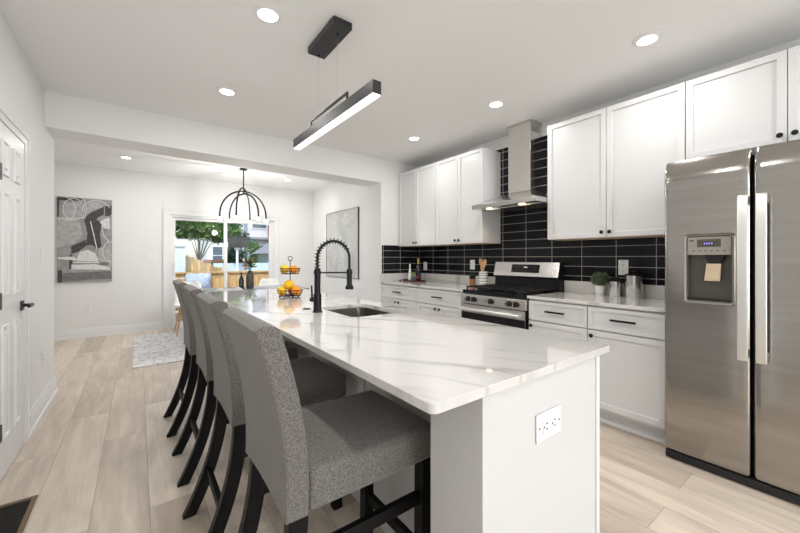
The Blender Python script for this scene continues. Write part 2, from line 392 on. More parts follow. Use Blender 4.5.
# baseboards
def baseboard(name, horiz, a0, a1, p, side):
    """horiz: 'x' or 'y' run direction"""
    bm = BM(); t = .016
    prof = [(0, 0), (t+.012, 0), (t+.010, .014), (t, .02), (t, .115), (t*.5, .14), (0, .14)]
    prof = [(p+side*a, z) for a, z in prof]
    if horiz == 'x': 
        A = [bm.verts.new((a0, q, z)) for q, z in prof]; Bv = [bm.verts.new((a1, q, z)) for q, z in prof]
    else:
        A = [bm.verts.new((q, a0, z)) for q, z in prof]; Bv = [bm.verts.new((q, a1, z)) for q, z in prof]
    n = len(prof); bm.faces.new(A[::-1]); bm.faces.new(Bv)
    for i in range(n): bm.faces.new([A[i], A[(i+1) % n], Bv[(i+1) % n], Bv[i]])
    struct(name, bm, 'trim')
baseboard('baseboard_left', 'y', 3.478, YW+.02, LX, 1)
baseboard('baseboard_far', 'x', DLX, DX0-.09, FY, -1)
baseboard('baseboard_far_right', 'x', DX1+.115, PX, FY, -1)
baseboard('baseboard_dining_right', 'y', 4.45, FY-.03, PX, -1)

# --- closet door (door_1), on the left wall
DY0, DY1, DH = 2.80, 3.345, 1.99
d1 = obj('door_1', (lambda b: (box(b, LX+.004, LX+.022, DY0, DY1, .012, DH), b)[1])(BM()), 'trim', None, loc=(LX, 3.1, 0)); d1['kind'] = 'structure'
def raised(parent, y0, y1, z0, z1):
    bm = BM(); X = LX+.0225
    def loop(i, x): return [bm.verts.new((x, y, z)) for y, z in ((y0+i, z0+i), (y1-i, z0+i), (y1-i, z1-i), (y0+i, z1-i))]
    L = [loop(0, X), loop(.003, X+.009), loop(.012, X+.009), loop(.020, X+.001), loop(.034, X+.001), loop(.044, X+.010)]
    for p, q in zip(L, L[1:]):
        for k in range(4): bm.faces.new([p[k], p[(k+1) % 4], q[(k+1) % 4], q[k]])
    bm.faces.new(L[-1]); bm.faces.new(L[0][::-1]); obj('panel', bm, 'trim', parent, smooth=0)
for z0, z1 in ((.22, .86), (1.02, 1.61), (1.70, 1.90)):
    raised(d1, 2.860, 2.985, z0, z1); raised(d1, 3.095, 3.225, z0, z1)
bm = BM(); box(bm, LX+.0225, LX+.030, 3.250, 3.312, .900, .962); tube(bm, [(LX+.029, 3.281, .931), (LX+.070, 3.281, .931)], .011); box(bm, LX+.064, LX+.078, 3.190, 3.294, .922, .942)
obj('door_handle', bm, 'black', d1, bev=.002)
for z in (.28, 1.71, 1.00): B('hinge', 'hinge', d1, LX+.0225, LX+.030, 2.80, 2.842, z-.045, z+.045)
bm = BM()
for y0, y1, z0, z1 in ((3.385, 3.475, 0, 2.0), (2.68, 2.77, 0, 2.0), (2.68, 3.475, 2.0, 2.065)): box(bm, LX+.0005, LX+.022, y0, y1, z0, z1)
for y0, y1, z0, z1 in ((3.455, 3.475, 0, 2.045), (2.68, 2.70, 0, 2.045), (2.68, 3.475, 2.045, 2.065)): box(bm, LX+.022, LX+.028, y0, y1, z0, z1)
for y0, y1, z0, z1 in ((3.349, 3.385, 0, 1.994), (2.77, 2.796, 0, 1.994)): box(bm, LX+.0005, LX+.010, y0, y1, z0, z1)
struct('trim_2', bm, 'trim', smooth=0)

# --- patio door (door_2)
bm = BM()
for x0, x1, z0, z1 in ((DX0-.09, DX0, 0, 2.09), (DX1, DX1+.11, 0, 2.09), (DX0, DX1, DZ, 2.09)):
    box(bm, x0, x1, FY-.018, FY-.0005, z0, z1)
for x0, x1, z0, z1 in ((DX0-.09, DX0-.072, 0, 2.072), (DX1+.092, DX1+.11, 0, 2.072), (DX0-.09, DX1+.11, 2.072, 2.09)):
    box(bm, x0, x1, FY-.026, FY-.018, z0, z1)
struct('trim_3', bm, 'trim', smooth=0)
bm = BM(); x0, x1 = DX0+.002, DX1-.002
box(bm, x0, x0+.035, FY+.01, FY+.11, .0, DZ-.002); box(bm, x1-.035, x1, FY+.01, FY+.11, 0, DZ-.002); box(bm, x0+.035, x1-.035, FY+.01, FY+.11, DZ-.037, DZ-.002); box(bm, x0+.035, x1-.035, FY+.01, FY+.11, 0, .03)
d2 = obj('door_2', bm, 'trim', None, loc=(1.34, FY+.06, 0), smooth=0); d2['kind'] = 'structure'
for xa, xb, yy in ((x0+.036, 1.372, FY+.065), (1.312, x1-.036, FY+.02)):
    bm = BM(); w = .055
    for a in ((xa, xa+w, .032, DZ-.04), (xb-w, xb, .032, DZ-.04), (xa+w, xb-w, .032, .11), (xa+w, xb-w, DZ-.04-.045, DZ-.04)): box(bm, a[0], a[1], yy, yy+.035, a[2], a[3])
    s = obj('sash', bm, 'trim', d2, smooth=0)
    bm = BM(); box(bm, xa+w, xb-w, yy+.015, yy+.020, .11, DZ-.085); obj('glass_pane', bm, 'glass', s)
bm = BM(); tube(bm, [(x0+.062, FY+.065, .95), (x0+.062, FY+.035, .96), (x0+.062, FY+.03, 1.05), (x0+.062, FY+.035, 1.14), (x0+.062, FY+.065, 1.15)], .007); obj('door_handle', bm, 'trim', d2)
# --- unseen window behind the camera, added to give the fill lamp a source
bm = BM()
for a in ((-.15, -.08, .15, 2.25), (2.88, 2.95, .15, 2.25), (-.08, 2.88, .15, .22), (-.08, 2.88, 2.18, 2.25), (1.37, 1.43, .22, 2.18)): box(bm, a[0]+.002, a[1]-.002, YB-.10, YB-.04, a[2]+.002, a[3]-.002)
w1 = struct('fill_window', bm, 'trim')
B('glass_pane', 'glass', w1, -.08, 2.88, YB-.075, YB-.07, .22, 2.18)

# ------------------------------------------------------------------ helpers for cabinets
def shaker(name, parent, x, y0, y1, z0, z1, rail=.058, m='cab', t=.02, group=None):
    """recessed-panel front facing -x"""
    bm = BM(); fs = box(bm, x, x+t, y0, y1, z0, z1)
    bmesh.ops.recalc_face_normals(bm, faces=bm.faces)
    f = min(bm.faces, key=lambda q: q.calc_center_median().x)
    r = min(rail, (z1-z0)*.28)
    bmesh.ops.inset_region(bm, faces=[f], thickness=r, depth=0)
    bmesh.ops.inset_region(bm, faces=[f], thickness=.0008, depth=-.013)
    return obj(name, bm, m, parent, bev=.0015)
def knob(parent, x, y, z, r=.0155):
    bm = BM(); lathe(bm, [(0, x-.026), (r*.8, x-.026), (r, x-.021), (r*.9, x-.015), (.005, x-.012), (.005, x)], (0, y, z), 16, 'x'); return obj('knob', bm, 'black', parent)
def barpull(parent, x, y, z, L=.165):
    bm = BM(); box(bm, x-.032, x-.022, y-L/2, y+L/2, z-.0075, z+.0075)
    for s in (-1, 1): box(bm, x-.023, x, y+s*(L/2-.018)-.005, y+s*(L/2-.018)+.005, z-.005, z+.005)
    return obj('handle', bm, 'black', parent, bev=.002)

CTOP, CUND = .909, .884
DXF = 2.741
def base_unit(label, y0, y1, doors, knob_at, group='base cabinets'):
    t = thing('base_cabinet', label, 'cabinet', (DXF+.3, (y0+y1)/2, 0), group)
    bm = BM(); box(bm, DXF+.022, WX-.014, y0+.0008, y1-.0008, .10, CUND-.001); box(bm, DXF+.085, WX-.014, y0+.0008, y1-.0008, .0, .10); obj('body', bm, 'cab', t)
    bm = BM(); prism(bm, [(DXF+.0845, .0), (DXF+.066, .0), (DXF+.070, .012), (DXF+.078, .018), (DXF+.0845, .018)], 'y', y0+.001, y1-.001); obj('toe_moulding', bm, 'cab', t)
    g = .003
    dr = shaker('drawer', t, DXF, y0+g, y1-g, .703, .868, .04); barpull(dr, DXF, (y0+y1)/2, .79)
    n = doors; w = (y1-y0)/n
    for i in range(n):
        a, b = y0+i*w, y0+(i+1)*w
        d = shaker('door', t, DXF, a+g, b-g, .125, .694)
        ky = knob_at[i]; knob(d, DXF, (b-.035 if ky > 0 else a+.035), .655)
    return t
base_unit('white shaker base cabinet with drawer and door, right beside the steel refrigerator', .785, 1.287, 1, [1])
base_unit('white shaker base cabinet with drawer and door, touching the right side of the gas range', 1.289, 1.790, 1, [1])
base_unit('white shaker base cabinet with a wide drawer over two doors, left of the gas range', 2.562, 3.332, 2, [1, -1])
base_unit('white shaker base cabinet with drawer and two doors, in the corner by the return wall', 3.334, 4.112, 2, [1, -1])

# counters
def counter(name, label, y0, y1, ret=False):
    t = thing(name, label, 'countertop', (3.05, (y0+y1)/2, CUND))
    B('slab', 'quartz', t, DXF-.02, WX-.011, y0, y1, CUND, CTOP, bev=.002)
    B('upstand', 'quartz', t, WX-.031, WX-.011, y0, y1, CTOP+.0002, 1.018, bev=.001)
    if ret: B('upstand', 'quartz', t, DXF-.02, WX-.0315, y1-.020, y1, CTOP+.0002, 1.018, bev=.001)
    return t
counter('countertop', 'short white quartz countertop and upstand between the range and the refrigerator', .785, 1.791)
counter('countertop', 'long white quartz countertop and upstand running from the range to the return wall', 2.561, HY-.011, True)

# upper cabinets
UX, UB, UT = 3.046, 1.404, 2.463
def upper(label, edges, z0, z1, knobs, cat='cabinet', name='wall_cabinet', tan=True):
    y0, y1 = edges[0], edges[-1]
    t = thing(name, label, cat, (UX+.16, (y0+y1)/2, z0), 'wall cabinets')
    B('body', 'cab', t, UX+.021, WX-.012, y0+.0008, y1-.0008, z0+.006, z1)
    if tan: B('underside_panel', 'tan', t, UX+.021, WX-.012, y0+.0008, y1-.0008, z0, z0+.0055)
    for i, (a, b) in enumerate(zip(edges, edges[1:])):
        d = shaker('door', t, UX, a+.002, b-.002, z0+.004, z1-.002)
        knob(d, UX, (b-.03 if knobs[i] > 0 else a+.03), z0+.045)
    return t
upper('tall two-door white shaker wall cabinet between the range hood and the refrigerator', [.768, 1.281, 1.793], UB, UT, [1, -1])
upper('shallow two-door white shaker wall cabinet directly above the refrigerator', [-.19, .288, .766], 1.915, UT, [1, -1], tan=False)
upper('two-door white shaker wall cabinet whose side faces the range hood', [2.560, 2.936, 3.323], UB, UT, [1, -1])
upper('two-door white shaker wall cabinet in the far corner against the return wall', [3.325, 3.724, 4.113], UB, UT, [1, -1])

# ------------------------------------------------------------------ gas range
t = thing('gas_range', 'stainless gas range with black grates, five knobs and a tall control backguard', 'stove', (3.05, 2.176, 0))
RY0, RY1, RX = 1.797, 2.555, 2.70
B('body', 'blackplastic', t, RX+.045, 3.34, RY0, RY1, .02, .875)
bm = BM(); box(bm, RX+.03, 3.25, RY0, RY1, .875, .910); obj('cooktop', bm, 'blackglass', t, bev=.004)
cp = BM(); prism(cp, [(RX+.045, .775), (RX+.0, .775), (RX+.01, .865), (RX+.03, .876), (RX+.045, .876)], 'y', RY0, RY1); obj('control_panel', cp, 'steel', t, bev=.002)
for y in (1.895, 1.965, 2.175, 2.385, 2.455):
    bm = BM(); lathe(bm, [(0, RX-.034), (.017, RX-.034), (.021, RX-.030), (.021, RX-.006), (.026, RX-.004), (.026, RX+.004)], (0, y, .822), 20, 'x')
    k = obj('knob', bm, 'blackplastic', t); k['label'] = 'black control knob with steel face'
    bm = BM(); box(bm, RX-.038, RX-.033, y-.0045, y+.0045, .803, .841); obj('knob_grip', bm, 'steel', k)
dr = B('oven_door', 'blackglass', t, RX+.004, RX+.044, RY0+.003, RY1-.003, .19, .770, bev=.004)
bm = BM(); tube(bm, [(RX-.040, RY0+.03, .725), (RX-.040, RY1-.03, .725)], .015, 12)
for y in (RY0+.05, RY1-.05): box(bm, RX-.035, RX+.004, y-.012, y+.012, .712, .738)
obj('door_handle', bm, 'satin', dr)
B('door_top_strip', 'steel', dr, RX+.000, RX+.0038, RY0+.003, RY1-.003, .690, .768)
B('storage_drawer', 'steel', t, RX+.006, RX+.044, RY0+.003, RY1-.003, .035, .182, bev=.004)
bg = BM(); prism(bg, [(3.345, .91), (3.255, .91), (3.262, 1.03), (3.235, 1.045), (3.275, 1.19), (3.345, 1.19)], 'y', RY0, RY1); bgo = obj('backguard_body', bg, 'blackplastic', t, bev=.003)
bm = BM(); prism(bm, [(3.2330, 1.047), (3.2730, 1.193), (3.30, 1.197), (3.30, 1.1915), (3.2755, 1.1905), (3.2355, 1.046)], 'y', RY0-.001, RY1+.001); obj('backguard_face', bm, 'steel', bgo)
def slant(bm, y0, y1, t0, t1, off=.0015):
    a = Vector((3.2330, 0, 1.047)); b = Vector((3.2730, 0, 1.193)); nrm = Vector((-(b-a).z, 0, (b-a).x)).normalized()
    P0 = a.lerp(b, t0); P1 = a.lerp(b, t1)
    vs = [P0+nrm*off, P1+nrm*off, P1-nrm*.0005, P0-nrm*.0005]
    prism(bm, [(v.x, v.z) for v in vs], 'y', y0, y1)
bm = BM(); slant(bm, 2.00, 2.33, .26, .84); cpn = obj('control_display', bm, 'blackglass', bgo)
bm = BM()
for i in range(12):
    y = 2.035+i*.022
    if 4 <= i <= 6: continue
    for tt in (.40, .66): slant(bm, y, y+.008, tt, tt+.025, .0020)
obj('control_legend', bm, 'stripe', cpn)
bm = BM(); slant(bm, 2.14, 2.18, .60, .68, .0022); obj('clock_digits', bm, 'whiteplastic', cpn)
# grates: three sections of bars
for j in range(3):
    a, b = RY0+.012+j*.2455, RY0+.012+(j+1)*.2455-.004
    bm = BM(); zt = .945
    for x in (2.775, 3.215): box(bm, x-.006, x+.006, a, b, zt-.014, zt)
    for y in (a+.006, b-.006): box(bm, 2.775, 3.215, y-.006, y+.006, zt-.014, zt)
    for y in (a+(b-a)*.36, a+(b-a)*.64): box(bm, 2.775, 3.215, y-.004, y+.004, zt-.012, zt)
    for x in (2.86, 2.93, 3.0, 3.07, 3.14): box(bm, x-.004, x+.004, a, b, zt-.012, zt)
    for x in (2.778, 3.212):
        for y in (a+.008, b-.008): box(bm, x-.006, x+.006, y-.006, y+.006, .9105, zt-.012)
    obj('grate', bm, 'castiron', t)
for x, y, r in ((2.87, 1.93, .045), (3.11, 1.93, .038), (2.87, 2.42, .045), (3.11, 2.42, .038), (2.99, 2.176, .05)):
    bm = BM(); lathe(bm, [(0, .9105), (r*1.15, .9105), (r*1.1, .918), (r, .920), (r*.95, .930), (0, .932)], (x, y, 0), 20); obj('burner', bm, 'castiron', t)

# ------------------------------------------------------------------ range hood
HX, HY0, HY1 = 2.872, 1.797, 2.555
t = thing('range_hood', 'stainless chimney range hood with lit lamps above the gas range', 'range hood', (3.1, 2.176, 1.755))
WB = WX-.012
bm = BM()
lo = [(HX, HY0), (WB, HY0), (WB, HY1), (HX, HY1)]; cx0, cy0, cy1 = 3.165, 2.045, 2.307
hi = [(cx0, cy0), (WB, cy0), (WB, cy1), (cx0, cy1)]
A = [bm.verts.new((x, y, 1.800)) for x, y in lo]; Bv = [bm.verts.new((x, y, 1.925)) for x, y in hi]
bm.faces.new(Bv); bm.faces.new(A[::-1])
for k in range(4): bm.faces.new([A[k], A[(k+1) % 4], Bv[(k+1) % 4], Bv[k]])
obj('canopy', bm, 'hoodsteel', t, bev=.002)
lip = B('lip', 'steel', t, HX-.002, WB, HY0-.002, HY1+.002, 1.755, 1.7995, bev=.002)
bm = BM()
for y in (2.10, 2.125, 2.15, 2.175, 2.20): box(bm, HX-.0035, HX-.0015, y-.005, y+.005, 1.774, 1.780)
obj('buttons', bm, 'slot', lip)
bm = BM(); box(bm, cx0, WB, cy0, cy1, 1.9255, 2.632); obj('chimney', bm, 'hoodsteel', t, bev=.001)
B('chimney_collar', 'steel', t, cx0-.012, WB, cy0-.012, cy1+.012, 2.622, CZ-.001)
bm = BM(); 
for z in (2.53, 2.545, 2.56, 2.575): box(bm, cx0+.03, WB-.04, cy0-.0012, cy0-.0002, z, z+.006)
obj('vent_slots', bm, 'slot', t)
for y0, y1 in ((HY0+.03, 2.172), (2.180, HY1-.03)): B('grease_filter', 'steel', t, HX+.12, WB-.04, y0, y1, 1.748, 1.7545)
for y in (1.99, 2.38):
    bm = BM(); lathe(bm, [(0, 1.747), (.030, 1.747), (.034, 1.7545), (0, 1.7545)], (HX+.07, y, 0), 20); obj('lamp_lens', bm, 'halogen', t)
    lamp('hood_lamp', 'SPOT', (HX+.07, y, 1.742), 2.8, (1, .80, .55), (0, 0, 0), spot_size=math.radians(130), spot_blend=.6, shadow_soft_size=.03)

# ------------------------------------------------------------------ refrigerator
FX = 2.62
t = thing('refrigerator', 'tall stainless side-by-side refrigerator with ice and water dispenser', 'refrigerator', (3.0, .3, 0))
B('body', 'darkgrey', t, FX+.085, WX-.03, -.150, .760, .03, 1.79, bev=.004)
bm = BM(); box(bm, FX+.012, FX+.084, -.145, .762, .006, .050)
obj('base_grille', bm, 'gasket', t, bev=.004)
B('door_gasket', 'gasket', t, FX+.060, FX+.0845, -.145, .757, .060, 1.80)
def fridge_door(name, y0, y1, hole=None):
    """door front with a softly crowned face; hole=(y0,y1,z0,z1) for the dispenser recess"""
    bm = BM(); z0, z1 = .058, 1.829
    ys = [y0, y0+.006, y0+.016, y0+.03]; ye = [y1-.03, y1-.016, y1-.006, y1]
    mid = [hole[0], hole[1]] if hole else [(y0*2+y1)/3, (y0+y1*2)/3]
    ys = sorted(ys+mid+ye); zs = [z0, z0+.006, z0+.02, .5] + ([hole[2], hole[3]] if hole else [.9, 1.25]) + [1.45, 1.54, 1.57, 1.60, 1.62, 1.64, 1.66, 1.68, 1.70, 1.72, 1.74, 1.755, 1.77, 1.785, 1.80, 1.81, 1.82, z1]
    def fx(y, z):
        e = min(y-y0, y1-y); ez = min(z-z0, z1-z); d = 0
        if e < .016: d += .016-math.sqrt(max(0, .016**2-(.016-e)**2))
        if z < z0+.02: d += .010*(1-(z-z0)/.02)**2
        # brow moulding that curves over near the top
        if z > 1.74: d += .034*((z-1.74)/(z1-1.74))**1.8
        d -= .009*math.exp(-((z-1.70)/.055)**2)
        c = (y-(y0+y1)/2)/((y1-y0)/2); d += .006*c*c
        return FX+d
    g = [[bm.verts.new((fx(y, z), y, z)) for z in zs] for y in ys]
    for i in range(len(ys)-1):
        for j in range(len(zs)-1):
            if hole and abs(ys[i]-hole[0]) < 1e-6 and abs(zs[j]-hole[2]) < 1e-6: continue
            bm.faces.new([g[i][j], g[i+1][j], g[i+1][j+1], g[i][j+1]])
    # sides/back
    XB = FX+.059
    loopv = [g[i][0] for i in range(len(ys))]+[g[-1][j] for j in range(1, len(zs))]+[g[i][-1] for i in range(len(ys)-2, -1, -1)]+[g[0][j] for j in range(len(zs)-2, 0, -1)]
    back = [bm.verts.new((XB, v.co.y, v.co.z)) for v in loopv]; n = len(loopv)
    for k in range(n): bm.faces.new([loopv[k], loopv[(k+1) % n], back[(k+1) % n], back[k]])
    bm.faces.new(back)
    return obj(name, bm, 'steel_h', t, smooth=50)
HOLE = (.452, .655, .985, 1.365)
ld = fridge_door('freezer_door', .381, .768, HOLE)
rd = fridge_door('fridge_door', -.150, .371)
def handle(par, y):
    bm = BM(); w = .021
    prof = [(FX-.050, .690), (FX-.060, .72), (FX-.063, 1.13), (FX-.060, 1.54), (FX-.050, 1.572)]
    pts = prof+[(FX-.034, 1.572), (FX-.044, 1.53), (FX-.047, 1.13), (FX-.044, .73), (FX-.034, .690)]
    # extrude across y
    A = [bm.verts.new((x, y-w, z)) for x, z in pts]; Bv = [bm.verts.new((x, y+w, z)) for x, z in pts]; n = len(pts)
    bm.faces.new(A[::-1]); bm.faces.new(Bv)
    for k in range(n): bm.faces.new([A[k], A[(k+1) % n], Bv[(k+1) % n], Bv[k]])
    for z0, z1 in ((.692, .74), (1.525, 1.571)): box(bm, FX-.046, FX+.006, y-.014, y+.014, z0, z1)
    obj('door_handle', bm, 'satin', par, bev=.004, seg=3)
handle(ld, .404); handle(rd, .334)
# dispenser
y0, y1, z0, z1 = HOLE
bm = BM()
box(bm, FX+.048, FX+.052, y0+.002, y1-.002, z0+.002, z1-.002); box(bm, FX+.002, FX+.05, y0+.001, y0+.006, z0+.002, z1-.002); box(bm, FX+.002, FX+.05, y1-.006, y1-.001, z0+.002, z1-.002)
box(bm, FX+.002, FX+.05, y0+.002, y1-.002, z0+.001, z0+.008); box(bm, FX+.002, FX+.05, y0+.002, y1-.002, z1-.006, z1-.001)
M['recess'] = mat('dispenser_recess', (.10, .09, .078), .35)
M['panelgrey'] = mat('dispenser_panel_grey', (.36, .34, .31), .35, metal=.3)
dp = obj('dispenser', bm, 'recess', ld)
bm = BM()
o_ = rrect(y0-.012, y1+.012, z0-.016, z1+.012, .02, 5); i_ = rrect(y0+.001, y1-.001, z0+.001, z1-.001, .012, 5)
R = [[bm.verts.new((x, a, b)) for a, b in L] for x, L in ((FX+.001, o_), (FX-.006, [(a*.97+.03*(y0+y1)/2, b*.985+.015*(z0+z1)/2) for a, b in o_]), (FX-.002, i_), (FX+.01, i_))]
for a, b in zip(R, R[1:]):
    n = len(a)
    for k in range(n): bm.faces.new([a[k], a[(k+1) % n], b[(k+1) % n], b[k]])
obj('dispenser_bezel', bm, 'steel_h', dp)
B('dispenser_panel', 'panelgrey', dp, FX+.001, FX+.046, y0+.007, y1-.007, 1.255, z1-.007)
B('display_frame', 'recess', dp, FX-.0004, FX+.001, .500, .605, 1.300, 1.345)
B('display', 'blackglass', dp, FX-.0012, FX-.0004, .530, .580, 1.310, 1.330)
bm = BM()
for i in range(4): box(bm, FX-.0018, FX-.0012, .535+i*.011, .541+i*.011, 1.315, 1.325)
obj('display_digits', bm, 'display', dp)
bm = BM()
for i in range(6): box(bm, FX+.0002, FX+.001, .480+i*.027, .492+i*.027, 1.276, 1.280)
for y in (.512, .590):
    for z in (1.312, 1.328): box(bm, FX-.0012, FX-.0004, y, y+.005, z, z+.005)
box(bm, FX+.0002, FX+.001, .62, .64, 1.335, 1.341)
obj('button_marks', bm, 'gasket', dp)
bm = BM(); prism(bm, [(.575, 1.255), (.480, 1.255), (.495, 1.225), (.505, 1.205), (.555, 1.205), (.563, 1.225)], 'x', FX+.012, FX+.046); obj('spout', bm, 'gasket', dp, bev=.003)
bm = BM(); prism(bm, [(.565, 1.205), (.500, 1.205), (.505, 1.105), (.575, 1.105)], 'x', FX+.008, FX+.016); obj('paddle', bm, 'tan', dp, bev=.003)
B('drip_tray', 'gasket', dp, FX+.006, FX+.047, y0+.008, y1-.008, z0+.0085, z0+.014)

# ------------------------------------------------------------------ kitchen island
IX0, IX1, IY0, IY1 = .525, 1.432, .582, 3.83
t = thing('kitchen_island', 'long white kitchen island base with an outlet in its end panel', 'island', (1.05, 2.2, 0))
bm = BM(); box(bm, .905, 1.34, .805, IY1-.22, .0, .66); box(bm, .905, 1.34, .805, 1.66, .66, CUND-.001); box(bm, .905, 1.34, 2.23, IY1-.22, .66, CUND-.001)
box(bm, .905, .925, 1.66, 2.23, .66, CUND-.001); box(bm, 1.325, 1.34, 1.66, 2.23, .66, CUND-.001); obj('body', bm, 'islandpaint', t, smooth=0)
for a, b in ((.600, .804), (IY1-.219, IY1-.02)):
    B('end_panel', 'islandpaint', t, .716, 1.338, a, b, 0, CUND-.001, bev=.002)
B('corner_post', 'trim', t, 1.339, 1.362, .594, .640, 0, CUND-.001, bev=.003)
bm = BM()
for a, b in ((.82, 1.58), (1.59, 2.35), (2.36, 3.12), (3.13, 3.60)):
    pass
for y in (.81, 1.5, 2.2, 2.9, 3.56): box(bm, .897, .9045, y, y+.05, .11, CUND-.01)
box(bm, .897, .9045, .81, 3.60, CUND-.07, CUND-.012); box(bm, .893, .9045, .81, 3.60, .0, .11)
obj('back_panel_moulding', bm, 'islandpaint', t, bev=.002)
for i in range(4):
    a = .81+i*.70; shaker_ = None
    bm = BM(); fs = box(bm, 1.3405, 1.360, a+.04, a+.72, .11, .87); obj('door', bm, 'islandpaint', t, bev=.002)
# countertop with sink cut-out
SX0, SX1, SY0, SY1 = .950, 1.300, 1.70, 2.19
def slab_with_hole():
    bm = BM(); o = rrect(IX0, IX1, IY0, IY1, .022, 4); i = rrect(SX0, SX1, SY0, SY1, .05, 5)
    E = []
    for L in (o, i):
        vs = [bm.verts.new((x, y, CTOP)) for x, y in L]
        for k in range(len(vs)): E.append(bm.edges.new([vs[k], vs[(k+1) % len(vs)]]))
    bmesh.ops.triangle_fill(bm, edges=E, use_beauty=True)
    r = bmesh.ops.extrude_face_region(bm, geom=list(bm.faces))
    bmesh.ops.translate(bm, verts=[v for v in r['geom'] if isinstance(v, bmesh.types.BMVert)], vec=(0, 0, CUND-CTOP))
    return bm
tag(obj('countertop', slab_with_hole(), 'quartz', None, loc=(.97, 2.2, CUND), bev=.003), 'large glossy white quartz island countertop with grey veins and a sink cut-out', 'countertop')
# sink
t = thing('sink', 'undermount stainless sink set in the island countertop', 'sink', (1.125, 1.945, CUND))
bm = BM(); loops = []
for inset, z, r in ((-.012, CUND-.002, .06), (0.004, CUND-.002, .05), (.008, CUND-.16, .05), (.05, CUND-.195, .05), (.13, CUND-.20, .04)):
    loops.append([bm.verts.new((x, y, z)) for x, y in rrect(SX0+inset, SX1-inset, SY0+inset, SY1-inset, r, 5)])
for a, b in zip(loops, loops[1:]):
    for k in range(len(a)): bm.faces.new([a[k], a[(k+1) % len(a)], b[(k+1) % len(a)], b[k]])
bm.faces.new(loops[-1]); so = obj('basin', bm, 'basin', t)
bm = BM(); lathe(bm, [(.045, CUND-.1995), (.045, CUND-.196), (.035, CUND-.197), (.03, CUND-.199), (0, CUND-.199)], (1.125, 1.945, 0), 20); obj('drain', bm, 'chrome', t)

# faucet
FXx, FYy = .872, 2.005
t = thing('faucet', 'tall matte black spring faucet with pull-down spray head over the sink', 'faucet', (FXx, FYy, CTOP))
bm = BM(); lathe(bm, [(0, CTOP), (.029, CTOP), (.029, CTOP+.006), (.0240, CTOP+.010), (.0240, CTOP+.11), (.0185, CTOP+.113), (.0185, 1.172), (.010, 1.175), (0, 1.175)], (FXx, FYy, 0), 20); obj('column', bm, 'black', t)
dirv = Vector((.172, -.085, 0)); dl = dirv.length; dn = dirv.normalized(); R_ = dl/2
def fp(s, z): return Vector((FXx, FYy, 0))+dn*s+Vector((0, 0, z))
arc = [fp(0, 1.172), fp(0, 1.20), fp(0, 1.235)]+[fp(R_-R_*math.cos(PI*k/20), 1.235+R_*1.10*math.sin(PI*k/20)) for k in range(1, 21)]+[fp(dl, 1.20), fp(dl, 1.168)]
bm = BM(); tube(bm, arc, .008, 10); obj('hose', bm, 'black', t)
# spring coil around the hose
def along(path, n):
    L = [0]
    for a, b in zip(path, path[1:]): L.append(L[-1]+(b-a).length)
    out = []
    for k in range(n):
        s = L[-1]*k/(n-1); i = max(j for j in range(len(L)) if L[j] <= s+1e-9); i = min(i, len(path)-2)
        u = (s-L[i])/(L[i+1]-L[i]); out.append((path[i].lerp(path[i+1], u), (path[i+1]-path[i]).normalized()))
    return out
coilpath = arc[:-5]; turns = 17; pts = []
side = dn.cross(Vector((0, 0, 1)))
for k, (p, tn) in enumerate(along(coilpath, turns*12)):
    nn = tn.cross(side).normalized(); a = 2*PI*k/12; pts.append(p+.0165*(math.cos(a)*nn+math.sin(a)*side))
bm = BM(); tube(bm, pts, .0022, 6); obj('spring', bm, 'black', t)
bm = BM(); e = fp(dl, 0); lathe(bm, [(0, 1.170), (.0145, 1.170), (.016, 1.162), (.016, 1.075), (.024, 1.062), (.026, 1.050), (.024, 1.045), (0, 1.045)], (e.x, e.y, 0), 18); obj('spray_head', bm, 'black', t)
bm = BM(); tube(bm, [fp(.017, 1.148), fp(dl-.014, 1.148)], .0048, 8); lathe(bm, [(.0188, 1.138), (.022, 1.138), (.022, 1.158), (.0188, 1.158)], (FXx, FYy, 0), 18, closed=True)
lathe(bm, [(.0162, 1.138), (.019, 1.138), (.019, 1.158), (.0162, 1.158)], (e.x, e.y, 0), 18, closed=True); obj('support_arm', bm, 'black', t)
bm = BM(); hp = Vector((FXx, FYy, CTOP+.075)); hd_ = Vector((-.6, .8, 0)).normalized()
tube(bm, [hp+hd_*.018, hp+hd_*.045], .014, 14); tube(bm, [hp+hd_*.036, hp+hd_*.040+Vector((0, 0, .085))], [.0065, .0045], 10); obj('lever', bm, 'black', t)
bm = BM(); lathe(bm, [(0, CTOP), (.024, CTOP), (.024, CTOP+.003), (.018, CTOP+.005), (0, CTOP+.005)], (.868, 2.165, 0), 20)
tag(obj('air_switch_button', bm, 'black', None, loc=(.868, 2.165, CTOP)), 'small flat black round button cap on the island beside the faucet', 'button')

# fruit stand
FSX, FSY = 1.03, 2.93
t = thing('fruit_stand', 'two-tier black wire fruit stand with ring handle on the island', 'fruit stand', (FSX, FSY, CTOP))
def ring(bm, r, z, w=.0022, c=(FSX, FSY)): tube(bm, [(c[0]+r*math.cos(2*PI*k/32), c[1]+r*math.sin(2*PI*k/32), z) for k in range(32)], w, 6, closed=True)
def basket(name, r0, r1, z0, z1):
    bm = BM(); ring(bm, r0, z0); ring(bm, r1, z1, .0032); ring(bm, (r0+r1)/2+.002, (z0+z1)/2); ring(bm, r0*.5, z0)
    for k in range(14):
        a = 2*PI*k/14; c, s = math.cos(a), math.sin(a)
        tube(bm, [(FSX+r1*c, FSY+r1*s, z1), (FSX+r0*c, FSY+r0*s, z0), (FSX, FSY, z0)], .0018, 6)
    return obj(name, bm, 'black', t)
b1 = basket('lower_basket', .088, .104, CTOP+.012, CTOP+.060); b2 = basket('upper_basket', .068, .082, 1.105, 1.150)
